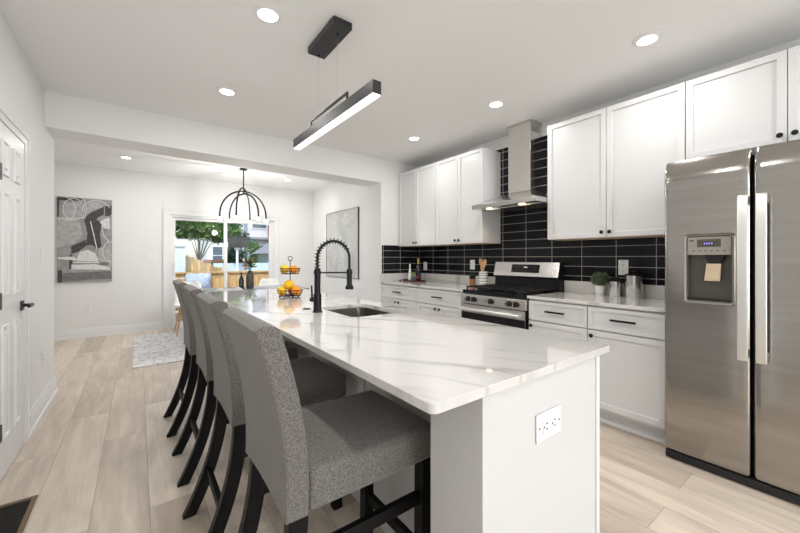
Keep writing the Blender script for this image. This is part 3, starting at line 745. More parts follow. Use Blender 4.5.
for k in range(3):
    bm = BM(); a = 2*PI*k/3+.4; lathe(bm, [(0, CTOP), (.006, CTOP), (.006, CTOP+.010), (0, CTOP+.012)], (FSX+.088*math.cos(a), FSY+.088*math.sin(a), 0), 10); obj('foot', bm, 'black', t)
bm = BM(); tube(bm, [(FSX, FSY, CTOP+.012), (FSX, FSY, 1.215)], .0035, 8); obj('centre_rod', bm, 'black', t)
bm = BM(); tn = Vector((-.6, -.8, 0)).cross(Vector((0, 0, 1))).normalized()
tube(bm, [Vector((FSX, FSY, 1.233))+.018*(math.cos(2*PI*k/24)*tn+math.sin(2*PI*k/24)*Vector((0, 0, 1))) for k in range(24)], .0028, 8, closed=True); obj('ring_handle', bm, 'black', t)
def fruit(kind, x, y, z, r, label, el=1.0, ang=0):
    bm = BM(); bmesh.ops.create_uvsphere(bm, u_segments=24, v_segments=16, radius=r)
    for v in bm.verts:
        v.co.x *= el
        if el > 1.05:
            q = abs(v.co.x)/(r*el)
            if q > .8: v.co.x *= 1+.10*(q-.8)/.2
        else: v.co.z *= .95
    bmesh.ops.rotate(bm, verts=bm.verts, cent=(0, 0, 0), matrix=Matrix.Rotation(ang, 3, 'Z'))
    bmesh.ops.translate(bm, verts=bm.verts, vec=(x, y, z))
    o = obj(kind, bm, 'orange' if kind == 'orange' else 'lemon', None, loc=(x, y, z), smooth=0)
    for p in o.data.polygons: p.use_smooth = True
    tag(o, label, kind, 'fruit in the two-tier stand')
    bm = BM(); d = Vector((math.cos(ang), math.sin(ang), 0))*r*el*1.08 if el > 1.05 else Vector((0, 0, r*.95))
    q = Vector((x, y, z))+d*.99
    bmesh.ops.create_icosphere(bm, subdivisions=1, radius=.0035); bmesh.ops.translate(bm, verts=bm.verts, vec=q); obj('stem_end', bm, 'herb', o)
VR = Vector((.801, -.598, 0)); VD = Vector((.598, .801, 0))   # across and away, as one faces the island
def fs(a, d): p = Vector((FSX, FSY, 0))+VR*a+VD*d; return p.x, p.y
for (a, d), z, r, kind, lab, el in (
    ((-.060, -.030), CTOP+.054, .040, 'lemon', 'large yellow fruit at the left of the lower wire basket', 1.12),
    ((.058, -.030), CTOP+.054, .040, 'orange', 'orange at the right of the lower wire basket', 1.0),
    ((.004, .052), CTOP+.054, .040, 'orange', 'orange at the back of the lower wire basket, under the topmost fruit', 1.0),
    ((-.003, -.020), CTOP+.106, .038, 'lemon', 'yellow fruit heaped on top of the lower wire basket', 1.15),
    ((-.042, -.018), 1.146, .036, 'lemon', 'yellow fruit sticking up at the left of the upper wire basket', 1.1),
    ((.040, -.022), 1.141, .034, 'orange', 'orange at the right of the upper wire basket', 1.0),
    ((.010, .044), 1.141, .034, 'lemon', 'yellow fruit at the back of the upper wire basket', 1.1)):
    x, y = fs(a, d); fruit(kind, x, y, z, r, lab, el, random.random()*PI)

# ------------------------------------------------------------------ bar stools
def make_stool():
    t = thing('bar_stool', 'stool', 'bar stool', (0, 0, 0), 'grey upholstered bar stools along the island')
    W2 = .215
    # backrest: curved slab, x profile by height
    def bx(z):     # outer (rear) face
        u = (z-.545)/.505; return .305-.075*u**1.6+.012*math.sin(PI*u)
    bm = BM(); N = 14; th = .062
    zs = [.545+.505*i/N for i in range(N+1)]
    outline = [(bx(z), z) for z in zs]
    topx = bx(1.05); r = .03
    arcs = [(topx+th/2-th/2*math.cos(PI*k/8), 1.05-.004+.020*math.sin(PI*k/8)) for k in range(1, 8)]
    inner = [(bx(z)+th, z) for z in reversed(zs)]
    prof = outline+arcs+inner
    ys = [-W2, W2]
    A = [bm.verts.new((x, -W2, z)) for x, z in prof]; Bv = [bm.verts.new((x, W2, z)) for x, z in prof]; n = len(prof)
    # lower edge of the back dips at the corners
    mids = []
    nm = 7
    rows = [A]
    for i in range(1, nm):
        y = -W2+2*W2*i/nm; arch = .016*math.sin(PI*i/nm)
        rows.append([bm.verts.new((x, y, z+(arch if k in (0, n-1) else 0))) for k, (x, z) in enumerate(prof)])
    rows.append(Bv)
    for a, b in zip(rows, rows[1:]):
        for k in range(n): bm.faces.new([a[k], a[(k+1) % n], b[(k+1) % n], b[k]])
    bm.faces.new(A[::-1]); bm.faces.new(Bv)
    bo = obj('backrest', bm, 'fabric', t, bev=.012, seg=3, smooth=50)
    for s in (-1, 1):
        off = s*(W2-.001)
        for xo in (0.006, th-.006):
            bm = BM(); tube(bm, [(bx(z)+xo, off, z) for z in zs[1:]]+[(bx(1.05)+xo+(.008 if xo < .03 else -.008), off, 1.060)], .0013, 6); obj('seam', bm, 'piping', bo)

    # seat
    bm = BM(); x0, x1 = .372, .836
    segs = 10
    g = []
    for i in range(segs+1):
        row = []
        for j in range(segs+1):
            u, v = i/segs, j/segs; x = x0+(x1-x0)*u; y = -W2+.004+(2*W2-.008)*v
            crown = .016*(1-(2*u-1)**4)*(1-(2*v-1)**4)
            row.append(bm.verts.new((x, y, .655+crown)))
        g.append(row)
    for i in range(segs):
        for j in range(segs): bm.faces.new([g[i][j], g[i+1][j], g[i+1][j+1], g[i][j+1]])
    lp = [g[i][0] for i in range(segs+1)]+[g[-1][j] for j in range(1, segs+1)]+[g[i][-1] for i in range(segs-1, -1, -1)]+[g[0][j] for j in range(segs-1, 0, -1)]
    lo = [bm.verts.new((v.co.x, v.co.y, .545)) for v in lp]; n = len(lp)
    for k in range(n): bm.faces.new([lp[k], lp[(k+1) % n], lo[(k+1) % n], lo[k]])
    bm.faces.new(lo); obj('seat', bm, 'fabric', t, bev=.014, seg=3, smooth=50)
    # legs
    def leg(path, w, d):
        bm = BM(); rings = []
        for (x, y, z), k in zip(path, range(len(path))):
            rings.append([bm.verts.new((x+a*d/2, y+b*w/2, z)) for a, b in ((-1, -1), (1, -1), (1, 1), (-1, 1))])
        for a, b in zip(rings, rings[1:]):
            for k in range(4): bm.faces.new([a[k], a[(k+1) % 4], b[(k+1) % 4], b[k]])
        bm.faces.new(rings[0][::-1]); bm.faces.new(rings[-1]); obj('leg', bm, 'legwood', t, bev=.003, smooth=40)
    for s in (-1, 1):
        y = s*.185
        leg([(.195+.150*(1-(1-k/12)**2)**1.0 if True else 0, y, .57*k/12) for k in range(13)], .040, .054)
        leg([(.795-.005*(1-k/4), y, .544*k/4) for k in range(5)], .044, .044)
    def rx(z): return .195+.150*(1-(1-z/.57)**2)
    for s in (-1, 1): B('stretcher', 'legwood', t, rx(.415)+.02, .775, s*.185-.011, s*.185+.011, .395, .435, bev=.002)
    B('stretcher', 'legwood', t, .782, .804, -.164, .164, .195, .235, bev=.002)
    B('stretcher', 'legwood', t, rx(.19)-.010, rx(.19)+.012, -.166, .166, .170, .212, bev=.002)
    return t
stool = make_stool()
labs = ['grey upholstered bar stool nearest the camera, its whole seat in view',
        'grey upholstered bar stool just behind the nearest one, seat corner dark under the counter',
        'third grey upholstered bar stool down the island, between the second and the farthest',
        'grey upholstered bar stool farthest down the island, closest to the patio door and rug']
for i, y in enumerate((1.115, 1.772, 2.432, 3.095)):
    o = stool if i == 0 else copy_tree(stool)
    place(o, (-.012*(i == 3), y, 0), 0, labs[i])

# ------------------------------------------------------------------ outlets and switches
def make_plate(kind, w=.075, h=.12):
    """plate facing -y, centre at the origin"""
    t = thing(kind, 'plate', 'outlet' if kind == 'outlet' else 'light switch', (0, 0, 0))
    bm = BM(); box(bm, -w/2, w/2, -.006, 0, -h/2, h/2); obj('plate', bm, 'whiteplastic', t, bev=.002)
    if kind == 'outlet':
        r = B('receptacle', 'whiteplastic', t, -.0175, .0175, -.0085, -.0061, -.034, .034, bev=.001)
        bm = BM()
        for z in (-.019, .019):
            box(bm, -.009, -.006, -.0090, -.0084, z-.002, z+.007); box(bm, .006, .009, -.0090, -.0084, z-.002, z+.006)
            lathe(bm, [(0, -.0090), (.003, -.0090), (.003, -.0084), (0, -.0084)], (0, 0, z-.009), 8, 'y')
        obj('slots', bm, 'slot', r)
        bm = BM(); 
        for z in (-.048, .048): lathe(bm, [(0, -.0068), (.003, -.0068), (.003, -.006), (0, -.006)], (0, 0, z), 8, 'y')
        obj('screws', bm, 'slot', t)
    else:
        n = 2 if w > .1 else 1
        for i in range(n):
            cx = (i-(n-1)/2)*.046; B('rocker', 'whiteplastic', t, cx-.016, cx+.016, -.0095, -.0061, -.034, .034, bev=.0015)
    return t
out = make_plate('outlet')
place(out, (-.625, FY-.0005, .455), 0, 'white outlet low on the far wall below the grey abstract painting')
o = copy_tree(out); place(o, (LX+.0005, 4.03, .43), PI/2, 'white outlet low on the left wall between the door and the wall corner')
o = copy_tree(out); place(o, (WX-.0105, 1.276, 1.155), -PI/2, 'white outlet on the black tile above the steel canisters'); o.scale = (1.05, 1, 1.1)
o = copy_tree(out); place(o, (WX-.0105, 2.985, 1.155), -PI/2, 'white outlet on the black tile just left of the wooden spoons')
o = copy_tree(out); place(o, (WX-.0105, 3.888, 1.120), -PI/2, 'white outlet on the black tile beside the dark bottle on the tray')
o = copy_tree(out); o.location = (1.022, .5995, .722); o.rotation_euler = (0, PI/2, 0); o.scale = (1.15, 1, 1.14)
o['label'] = 'white outlet mounted sideways on the end panel of the island'; o['category'] = 'outlet'
sw = make_plate('light_switch', .12, .12); place(sw, (.19, FY-.0005, 1.275), 0, 'white double rocker switch on the far wall left of the patio door')
sw = make_plate('light_switch', .075, .12); place(sw, (LX+.0005, 3.99, 1.265), PI/2, 'white single rocker switch on the left wall beyond the panelled door')

# ------------------------------------------------------------------ ceiling lights
def make_down(z):
    t = thing('recessed_light', 'x', 'ceiling light', (0, 0, 0), 'recessed ceiling lights')
    bm = BM(); lathe(bm, [(.055, -.010), (.059, -.003), (.076, -.004), (.080, -.001), (.080, 0), (.055, 0)], (0, 0, 0), 32, closed=True)
    obj('trim_ring', bm, 'whiteplastic', t)
    bm = BM(); lathe(bm, [(0, -.007), (.0545, -.007), (.0545, -.002), (0, -.002)], (0, 0, 0), 32); obj('lens', bm, 'lens', t)
    return t
dl0 = make_down(0); first = True
spots = [(.597, 2.066, CZ, 'recessed ceiling light in the kitchen ceiling nearest the linear pendant'),
         (.597, 3.223, CZ, 'recessed ceiling light near the header beam, above the bar stools'),
         (2.607, .852, CZ, 'recessed ceiling light above the refrigerator side of the kitchen'),
         (2.60, 2.027, CZ, 'recessed ceiling light in front of the range hood'),
         (2.578, 3.179, CZ, 'recessed ceiling light in front of the far wall cabinets'),
         (-.138, 6.376, CZ2, 'recessed ceiling light in the dining ceiling left of the chandelier'),
         (2.221, 6.435, CZ2, 'recessed ceiling light in the dining ceiling right of the chandelier'),
         (.597, .75, CZ, None), (.597, -.6, CZ, None), (2.607, -.5, CZ, None), (.597, -2.4, CZ, None), (2.607, -2.4, CZ, None), (-.9, 5.3, CZ2, None)]
for x, y, z, lab in spots:
    if lab or 1:
        o = dl0 if first else copy_tree(dl0); first = False
        place(o, (x, y, z-.0005), 0, lab or 'recessed ceiling light in the ceiling beyond the picture edge')
    l_ = lamp('downlight_lamp', 'AREA', (x, y, z-.016), DOWNLIGHT_W, (1, .975, .94), (0, 0, 0), shape='DISK', size=.12)

# linear pendant
t = thing('linear_pendant', 'black linear LED pendant hanging on two wires from a black ceiling canopy', 'pendant light', (.985, 2.06, CZ))
PXc = .958
B('canopy', 'graymetal', t, PXc-.055, PXc+.065, 1.845, 2.235, CZ-.042, CZ-.0005, bev=.003)
bar = B('bar', 'graymetal', t, PXc, PXc+.052, 1.515, 2.655, 2.083, 2.150, bev=.001)
B('diffuser', 'led', bar, PXc+.003, PXc+.049, 1.520, 2.650, 2.076, 2.0828)
bm = BM(); xc = PXc+.010
box(bm, xc-.006, xc+.006, 1.80, 2.34, 2.184, 2.196); box(bm, xc-.006, xc+.006, 1.80, 1.812, 2.1505, 2.184); box(bm, xc-.006, xc+.006, 2.328, 2.34, 2.1505, 2.184)
obj('hanger_rail', bm, 'graymetal', t, bev=.001)
for y in (1.930, 2.205):
    bm = BM(); tube(bm, [(xc, y, 2.19), (xc, y, CZ-.042)], .0011, 6); obj('wire', bm, 'chrome', t)
    bm = BM(); lathe(bm, [(0, CZ-.052), (.006, CZ-.052), (.006, CZ-.0425), (0, CZ-.0425)], (xc, y, 0), 10); obj('wire_grip', bm, 'black', t)
lamp('pendant_lamp', 'AREA', (PXc+.026, 2.065, 2.070), 5, (1, .96, .92), (0, 0, 0), shape='RECTANGLE', size=.04, size_y=1.15)

# chandelier
CX, CY = 1.372, 6.083
t = thing('chandelier', 'black spider chandelier with arched arms and white globe bulbs over the dining table', 'chandelier', (CX, CY, CZ2))
bm = BM(); lathe(bm, [(0, CZ2-.03), (.012, CZ2-.03), (.016, CZ2-.022), (.055, CZ2-.018), (.06, CZ2-.0005), (0, CZ2-.0005)], (CX, CY, 0), 24); obj('canopy', bm, 'black', t)
bm = BM(); tube(bm, [(CX, CY, CZ2-.02), (CX, CY, 2.29)], .009, 10); obj('stem', bm, 'black', t)
vd = math.atan2(CY, CX)
for i, (ang, top) in enumerate(((vd-PI/2+.10, 2.32), (vd-PI/2+.10+PI/3*1.12, 2.37), (vd-PI/2+.10-PI/3*.95, 2.28))):
    d = Vector((math.cos(ang), math.sin(ang), 0)); R0 = .345; zb = 1.90
    pts = [Vector((CX, CY, zb))+d*R0*math.cos(PI*k/24)+Vector((0, 0, (top-zb)*math.sin(PI*k/24)**.9)) for k in range(25)]
    bm = BM(); tube(bm, pts, .0125, 10); a = obj('arm', bm, 'black', t)
    for s in (1, -1):
        c = Vector((CX, CY, zb))+d*R0*s
        bm = BM(); lathe(bm, [(0, zb+.005), (.013, zb+.005), (.015, zb-.018), (0, zb-.018)], (c.x, c.y, 0), 12); obj('socket', bm, 'black', a)
        bm = BM(); bmesh.ops.create_uvsphere(bm, u_segments=16, v_segments=10, radius=.030); bmesh.ops.translate(bm, verts=bm.verts, vec=(c.x, c.y, zb-.042)); obj('bulb', bm, 'bulb', a)
lamp('chandelier_lamp', 'POINT', (CX, CY, 1.80), 30, (1, .985, .96), shadow_soft_size=.06)

# ------------------------------------------------------------------ pictures
def painting_left():
    x0, x1, z0, z1 = -.978, -.337, .868, 2.167; Y = FY-.001
    t = thing('painting', 'large grey, black and white abstract canvas on the far wall', 'painting', (-.657, FY, z0), None)
    bm = BM(); box(bm, x0, x1, Y-.035, Y, z0, z1); obj('canvas', bm, 'maskcanvas', t, bev=.002)
    def pt(x, y): return (x0+(x-30)/218*(x1-x0), z1-(y-52)/330*(z1-z0))
    lay = [0]
    def patches(name, m, polys):
        bm = BM()
        for P in polys:
            lay[0] += 1; y = Y-.0355-.00006*lay[0]
            prism(bm, [pt(max(31, min(247, a)), max(53, min(381, b))) for a, b in P], 'y', y-.00005, Y-.035)
        obj(name, bm, m, t, smooth=0)
    def stroke(P, w):
        L, R2 = [], []
        for i, p in enumerate(P):
            a = P[max(0, i-1)]; b = P[min(len(P)-1, i+1)]; dx, dy = b[0]-a[0], b[1]-a[1]; n = math.hypot(dx, dy) or 1
            L.append((p[0]-dy/n*w, p[1]+dx/n*w)); R2.append((p[0]+dy/n*w, p[1]-dx/n*w))
        return [[L[i], L[i+1], R2[i+1], R2[i]] for i in range(len(P)-1)]
    def arcp(cx, cy, rx, ry, a0, a1, n=18): return [(cx+rx*math.cos(a0+(a1-a0)*k/n), cy+ry*math.sin(a0+(a1-a0)*k/n)) for k in range(n+1)]
    M['plight'] = mat('paint_light_grey', (.40, .40, .395), .5, var=.2, vscale=20)
    patches('light_grey_paint', 'plight', [[(32, 140), (60, 128), (120, 150), (128, 200), (100, 230), (60, 240), (32, 250)], [(60, 75), (125, 70), (128, 120), (90, 138), (50, 120)], [(195, 250), (245, 230), (245, 325), (215, 318), (190, 290)], [(150, 65), (210, 65), (212, 85), (150, 110)]])
    patches('charcoal_paint', 'pdark', [
        [(140, 125), (165, 105), (215, 80), (214, 112), (190, 125), (180, 140), (150, 145)],
        [(135, 138), (150, 120), (195, 140), (205, 155), (198, 190), (205, 240), (188, 252), (165, 235), (140, 240), (148, 190)],
        [(140, 215), (142, 240), (110, 265), (85, 272), (84, 242), (112, 230)],
        [(32, 55), (100, 52), (128, 56), (120, 63), (32, 68)], [(218, 78), (247, 75), (247, 108), (235, 118), (220, 118)],
        [(78, 275), (90, 275), (88, 330), (76, 330)], [(34, 335), (50, 335), (50, 381), (34, 381)], [(32, 68), (40, 68), (38, 130), (32, 130)]])
    patches('dark_grey_paint', 'pmid', [[(50, 346), (246, 341), (246, 372), (50, 378)]])
    patches('dark_grey_streak', 'pmid', [[(90, 300), (235, 305), (236, 318), (92, 312)]])
    W_ = [[(105, 292), (118, 264), (150, 255), (178, 268), (192, 296), (190, 302), (108, 300)], [(34, 284), (95, 283), (112, 298), (34, 292)],
          [(85, 314), (180, 312), (240, 326), (240, 336), (85, 332)], [(198, 142), (236, 122), (240, 170), (214, 168)], [(92, 302), (196, 304), (196, 309), (92, 308)]]
    for P, w in ((arcp(95, 98, 42, 42, 0, 2*PI, 26), 1.2), (arcp(62, 98, 38, 45, -1.6, 1.6), 1.2), (arcp(240, 262, 30, 40, 1.2, 5.1), 1.5), (arcp(185, 100, 58, 42, 3.0, 5.9), 1.2),
                 ([(135, 56), (146, 95), (136, 128), (80, 137), (32, 136)], 1.6), ([(160, 142), (172, 190), (186, 252)], 2.0), ([(205, 160), (215, 200), (240, 225)], 1.6)):
        W_ += stroke(P, w)
    patches('white_paint', 'pwhite', W_)
painting_left()
t = thing('picture', 'large framed pale grey abstract on the dining right wall, seen past the faucet', 'painting', (PX, 5.93, .87))
bm = BM(); a0, a1, b0, b1 = 5.300, 6.573, .875, 2.125
B('canvas', 'marblepic', t, PX-.022, PX-.001, a0+.008, a1-.008, b0+.008, b1-.008)
for a in ((a0, a0+.0075, b0, b1), (a1-.0075, a1, b0, b1), (a0+.0076, a1-.0076, b0, b0+.0075), (a0+.0076, a1-.0076, b1-.0075, b1)): box(bm, PX-.028, PX-.001, *a)
obj('frame', bm, 'slimframe', t)

# ------------------------------------------------------------------ things on the right counter
def canister(label, x, y, r, h):
    t = thing('canister', label, 'canister', (x, y, CTOP), 'steel canisters by the refrigerator')
    bm = BM(); lathe(bm, [(0, CTOP), (r*.98, CTOP), (r, CTOP+.004), (r, CTOP+h), (r*.95, CTOP+h+.001), (0, CTOP+h+.001)], (x, y, 0), 36); obj('body', bm, 'steel', t)
    bm = BM(); z = CTOP+h+.0015; lathe(bm, [(0, z), (r*1.02, z), (r*1.03, z+.005), (r*.9, z+.011), (.008, z+.013), (.006, z+.022), (.016, z+.026), (.016, z+.034), (0, z+.037)], (x, y, 0), 30)
    l = obj('lid', bm, 'blackplastic', t); l['label'] = 'black lid with round knob'
    bm = BM(); tube(bm, [(x+r*.6, y-r*.86, z+.004), (x+r*.75, y-r*1.08, z+.002), (x+r*.8, y-r*1.12, z-.04)], .003, 6); obj('clasp', bm, 'blackplastic', l)
canister('small stainless canister with black lid, between the potted plant and the large canister', 3.250, 1.293, .048, .130)
canister('large stainless canister with black lid, closest to the refrigerator', 3.268, 1.160, .064, .185)
def leafball(bm, c, r, n, s, squash=.8, up=.0):
    for _ in range(n):
        d = Vector((random.gauss(0, 1), random.gauss(0, 1), random.gauss(0, 1))).normalized()*r*random.uniform(.55, 1.0); d.z *= squash
        p = Vector(c)+d; a = Vector((random.gauss(0, 1), random.gauss(0, 1), random.gauss(0, 1)+up)).normalized(); b = a.orthogonal().normalized()
        q = s*random.uniform(.6, 1.3)
        vs = [bm.verts.new(p), bm.verts.new(p+a*q*.5+b*q*.28), bm.verts.new(p+a*q), bm.verts.new(p+a*q*.5-b*q*.28)]
        bm.faces.new(vs)
t = thing('potted_plant', 'small bushy grey-green plant in a white pot beside the small canister', 'plant', (3.272, 1.428, CTOP))
bm = BM(); lathe(bm, [(0, CTOP), (.032, CTOP), (.042, CTOP+.085), (.039, CTOP+.085), (.036, CTOP+.070), (0, CTOP+.070)], (3.272, 1.428, 0), 24); obj('pot', bm, 'whiteceramic', t)
bm = BM(); leafball(bm, (3.272, 1.428, CTOP+.145), .078, 900, .020, .72); bmesh.ops.create_icosphere(bm, subdivisions=2, radius=.048, matrix=Matrix.Translation((3.272, 1.428, CTOP+.140))); obj('foliage', bm, 'leafgrey', t, smooth=0)

# crock with spoons, jar
t = thing('utensil_crock', 'white ceramic crock with grey stripes holding wooden spoons by the range', 'crock', (3.20, 2.675, CTOP))
c = (3.20, 2.675, 0); bm = BM(); lathe(bm, [(0, CTOP), (.048, CTOP), (.050, CTOP+.004), (.050, CTOP+.172), (.046, CTOP+.172), (.045, CTOP+.012), (0, CTOP+.012)], c, 32); cr = obj('body', bm, 'whiteceramic', t)
bm = BM()
for z in (.028, .060, .092, .124, .150): lathe(bm, [(.0502, CTOP+z), (.0512, CTOP+z+.001), (.0512, CTOP+z+.006), (.0502, CTOP+z+.007)], c, 32, closed=True)
obj('stripes', bm, 'stripe', cr)
def spoon(base, tip, label, w):
    b, tp = Vector(base), Vector(tip); ax = (tp-b).normalized(); sd = VR
    bm = BM(); L = (tp-b).length
    prof = [(0, .004), (.55, .0045), (.66, .006), (.72, w*.55), (.80, w*.9), (.88, w), (.95, w*.75), (1.0, w*.2)]
    rings = []
    nrm = ax.cross(sd).normalized()
    for s, r in prof:
        p = b+ax*L*s; th = min(r, .0045)
        rings.append([bm.verts.new(p+sd*r*math.cos(2*PI*k/10)+nrm*th*math.sin(2*PI*k/10)) for k in range(10)])
    for a, c2 in zip(rings, rings[1:]):
        for k in range(10): bm.faces.new([a[k], a[(k+1) % 10], c2[(k+1) % 10], c2[k]])
    bm.faces.new(rings[0][::-1]); bm.faces.new(rings[-1])
    tag(obj('wooden_spoon', bm, 'spoonwood', None, loc=tuple(b), sub=1), label, 'spoon', 'wooden spoons in the crock')
spoon((3.215, 2.655, CTOP+.016), (3.216, 2.735, 1.235), 'wooden spoon leaning to the left in the striped crock', .026)
spoon((3.185, 2.690, CTOP+.016), (3.188, 2.640, 1.225), 'wooden spoon leaning to the right in the striped crock', .027)
spoon((3.170, 2.665, CTOP+.016), (3.164, 2.672, 1.165), 'shortest wooden spoon, upright in the middle of the striped crock', .015)
t = thing('spice_jar', 'small jar of brown contents with a black lid, left of the striped crock', 'jar', (3.19, 2.83, CTOP))
bm = BM(); lathe(bm, [(0, CTOP), (.034, CTOP), (.036, CTOP+.004), (.036, CTOP+.075), (.030, CTOP+.082), (0, CTOP+.082)], (3.19, 2.83, 0), 24); obj('jar_body', bm, 'spice', t)
bm = BM(); lathe(bm, [(0, CTOP+.083), (.036, CTOP+.083), (.037, CTOP+.088), (.037, CTOP+.130), (0, CTOP+.132)], (3.19, 2.83, 0), 24); obj('lid', bm, 'blackplastic', t)

# tray group at the far end of the long counter
def TP(u, x=3.18): # position along the counter for things on the tray
    return u
TX, TY = 3.12, 3.85
t = thing('tray', 'narrow dark red wooden tray at the far end of the long counter', 'tray', (TX, TY, CTOP))
bm = BM(); box(bm, TX-.075, TX+.075, TY-.17, TY+.17, CTOP+.0, CTOP+.008); box(bm, TX-.075, TX-.067, TY-.17, TY+.17, CTOP+.008, CTOP+.020); box(bm, TX+.067, TX+.075, TY-.17, TY+.17, CTOP+.008, CTOP+.020)
box(bm, TX-.067, TX+.067, TY-.17, TY-.162, CTOP+.008, CTOP+.020); box(bm, TX-.067, TX+.067, TY+.162, TY+.17, CTOP+.008, CTOP+.020); obj('tray_body', bm, 'traywood', t)
bm = BM()
for s in (-1, 1): tube(bm, [(TX-.04, TY+s*.170, CTOP+.016), (TX-.04, TY+s*.195, CTOP+.020), (TX+.04, TY+s*.195, CTOP+.020), (TX+.04, TY+s*.170, CTOP+.016)], .004, 8)
obj('handles', bm, 'black', t)
ZT = CTOP+.0085
def bottle(name, label, x, y, prof, m, cat='bottle'):
    t = thing(name, label, cat, (x, y, ZT)); bm = BM(); lathe(bm, [(0, ZT)]+[(r, ZT+z) for r, z in prof]+[(0, ZT+prof[-1][1])], (x, y, 0), 24); obj('body', bm, m, t); return t
t = bottle('bottle', 'tall slim white bottle with a dark stopper standing on the tray', 3.10, 3.915, [(.026, 0), (.028, .01), (.026, .09), (.014, .16), (.011, .20), (.012, .235)], 'whiteceramic')
bm = BM(); lathe(bm, [(0, ZT+.2355), (.009, ZT+.2355), (.010, ZT+.262), (.004, ZT+.285), (0, ZT+.286)], (3.10, 3.915, 0), 14); obj('stopper', bm, 'blackplastic', t)
t = bottle('bottle', 'dark wine bottle with a gold neck foil standing behind the white bottle', 3.17, 3.815, [(.036, 0), (.038, .008), (.038, .18), (.034, .20), (.016, .235), (.0145, .24)], 'darkbottle')
bm = BM(); lathe(bm, [(0, ZT+.2405), (.0155, ZT+.2405), (.015, ZT+.30), (.016, ZT+.302), (.016, ZT+.315), (0, ZT+.316)], (3.17, 3.815, 0), 16); obj('neck_foil', bm, 'gold', t)
bm = BM(); lathe(bm, [(.0382, ZT+.06), (.0388, ZT+.061), (.0388, ZT+.150), (.0382, ZT+.151)], (3.17, 3.815, 0), 24, closed=True); obj('label_band', bm, 'label', t)
t = thing('potted_plant', 'small leafy green plant in a slate pot on the tray between the bottles', 'plant', (3.085, 3.82, ZT))
bm = BM(); lathe(bm, [(0, ZT), (.022, ZT), (.030, ZT+.055), (.027, ZT+.055), (.024, ZT+.045), (0, ZT+.045)], (3.085, 3.82, 0), 20); obj('pot', bm, 'bluepot', t)
bm = BM()
for k in range(26):
    a = random.random()*2*PI; l_ = random.uniform(.05, .10); tl = random.uniform(.1, .55); p = Vector((3.085, 3.82, ZT+.045)); d = Vector((math.cos(a)*tl, math.sin(a)*tl, 1)).normalized()*l_; b = d.cross(Vector((0, 0, 1))).normalized()*.007
    vs = [bm.verts.new(q) for q in (p, p+d*.5+b, p+d, p+d*.5-b)]; bm.faces.new(vs)
M['brightleaf'] = mat('fresh_leaf', (.22, .34, .06), .5, var=.3, vscale=30)
obj('foliage', bm, 'brightleaf', t, smooth=0)
t = thing('potted_flower', 'tiny dark pot with red blooms at the right end of the tray', 'flower', (3.08, 3.725, ZT))
bm = BM(); lathe(bm, [(0, ZT), (.018, ZT), (.024, ZT+.038), (0, ZT+.038)], (3.08, 3.725, 0), 18); obj('pot', bm, 'blackplastic', t)
bm = BM(); leafball(bm, (3.08, 3.725, ZT+.058), .026, 90, .018, .8); obj('blooms', bm, 'red', t, smooth=0)
bm = BM(); lathe(bm, [(0, CTOP), (.013, CTOP), (.014, CTOP+.003), (.012, CTOP+.016), (0, CTOP+.018)], (3.03, 4.05, 0), 16); tag(obj('round_coaster', bm, 'graymetal', None, loc=(3.03, 4.05, CTOP)), 'small dark round cap-like disc on the counter at the corner end of the tray', 'coaster')

# ------------------------------------------------------------------ dining area
bm = BM(); box(bm, -.05, 2.80, 4.93, 6.93, .0, .012); tag(obj('rug', bm, 'rug', None, loc=(1.4, 5.93, 0), bev=.003), 'pale grey patterned rug under the dining table', 'rug')
t = thing('dining_table', 'grey dining table mostly hidden behind the island', 'table', (1.40, 5.95, .0125))
TZ = .75
B('table_top', 'tabletop', t, .55, 2.25, 5.5, 6.4, TZ-.03, TZ, bev=.004)
for x in (.65, 2.15):
    for y in (5.6, 6.3): B('leg', 'legwood', t, x-.03, x+.03, y-.03, y+.03, .0125, TZ-.031)
def make_chair():
    t = thing('dining_chair', 'x', 'chair', (0, 0, 0), 'white shell dining chairs at the table')
    bm = BM(); rows = []
    path = [(.22, .455), (.19, .440), (.05, .430), (-.10, .432), (-.17, .455), (-.205, .52), (-.225, .62), (-.240, .74), (-.248, .80), (-.250, .825)]
    wid = [.19, .215, .225, .22, .215, .21, .205, .19, .165, .12]
    for (y, z), w in zip(path, wid):
        rows.append([bm.verts.new((w*s, y+(.05*abs(s)**2 if z > .5 else 0), z+.02*abs(s)**2)) for s in (-1, -.6, -.2, .2, .6, 1)])
    for a, b in zip(rows, rows[1:]):
        for k in range(5): bm.faces.new([a[k], a[k+1], b[k+1], b[k]])
    s = obj('shell', bm, 'shell', t, sub=1, smooth=80); md = s.modifiers.new('th', 'SOLIDIFY'); md.thickness = .008
    for x in (-1, 1):
        for y in (-1, 1):
            bm = BM(); tube(bm, [(x*.12, y*.12, .425), (x*.20, y*.20, .001)], [.016, .010], 10); obj('leg', bm, 'spoonwood', t)
    return t
ch = make_chair()
place(ch, (.68, 6.66, .0135), PI, 'white shell dining chair with rounded back, seen beside the stool backs')
c2 = copy_tree(ch); place(c2, (2.02, 6.70, .0135), PI, 'white shell dining chair left of the fruit stand')
c2 = copy_tree(ch); place(c2, (.95, 5.18, .0135), 0, 'white shell dining chair on the island side of the table')
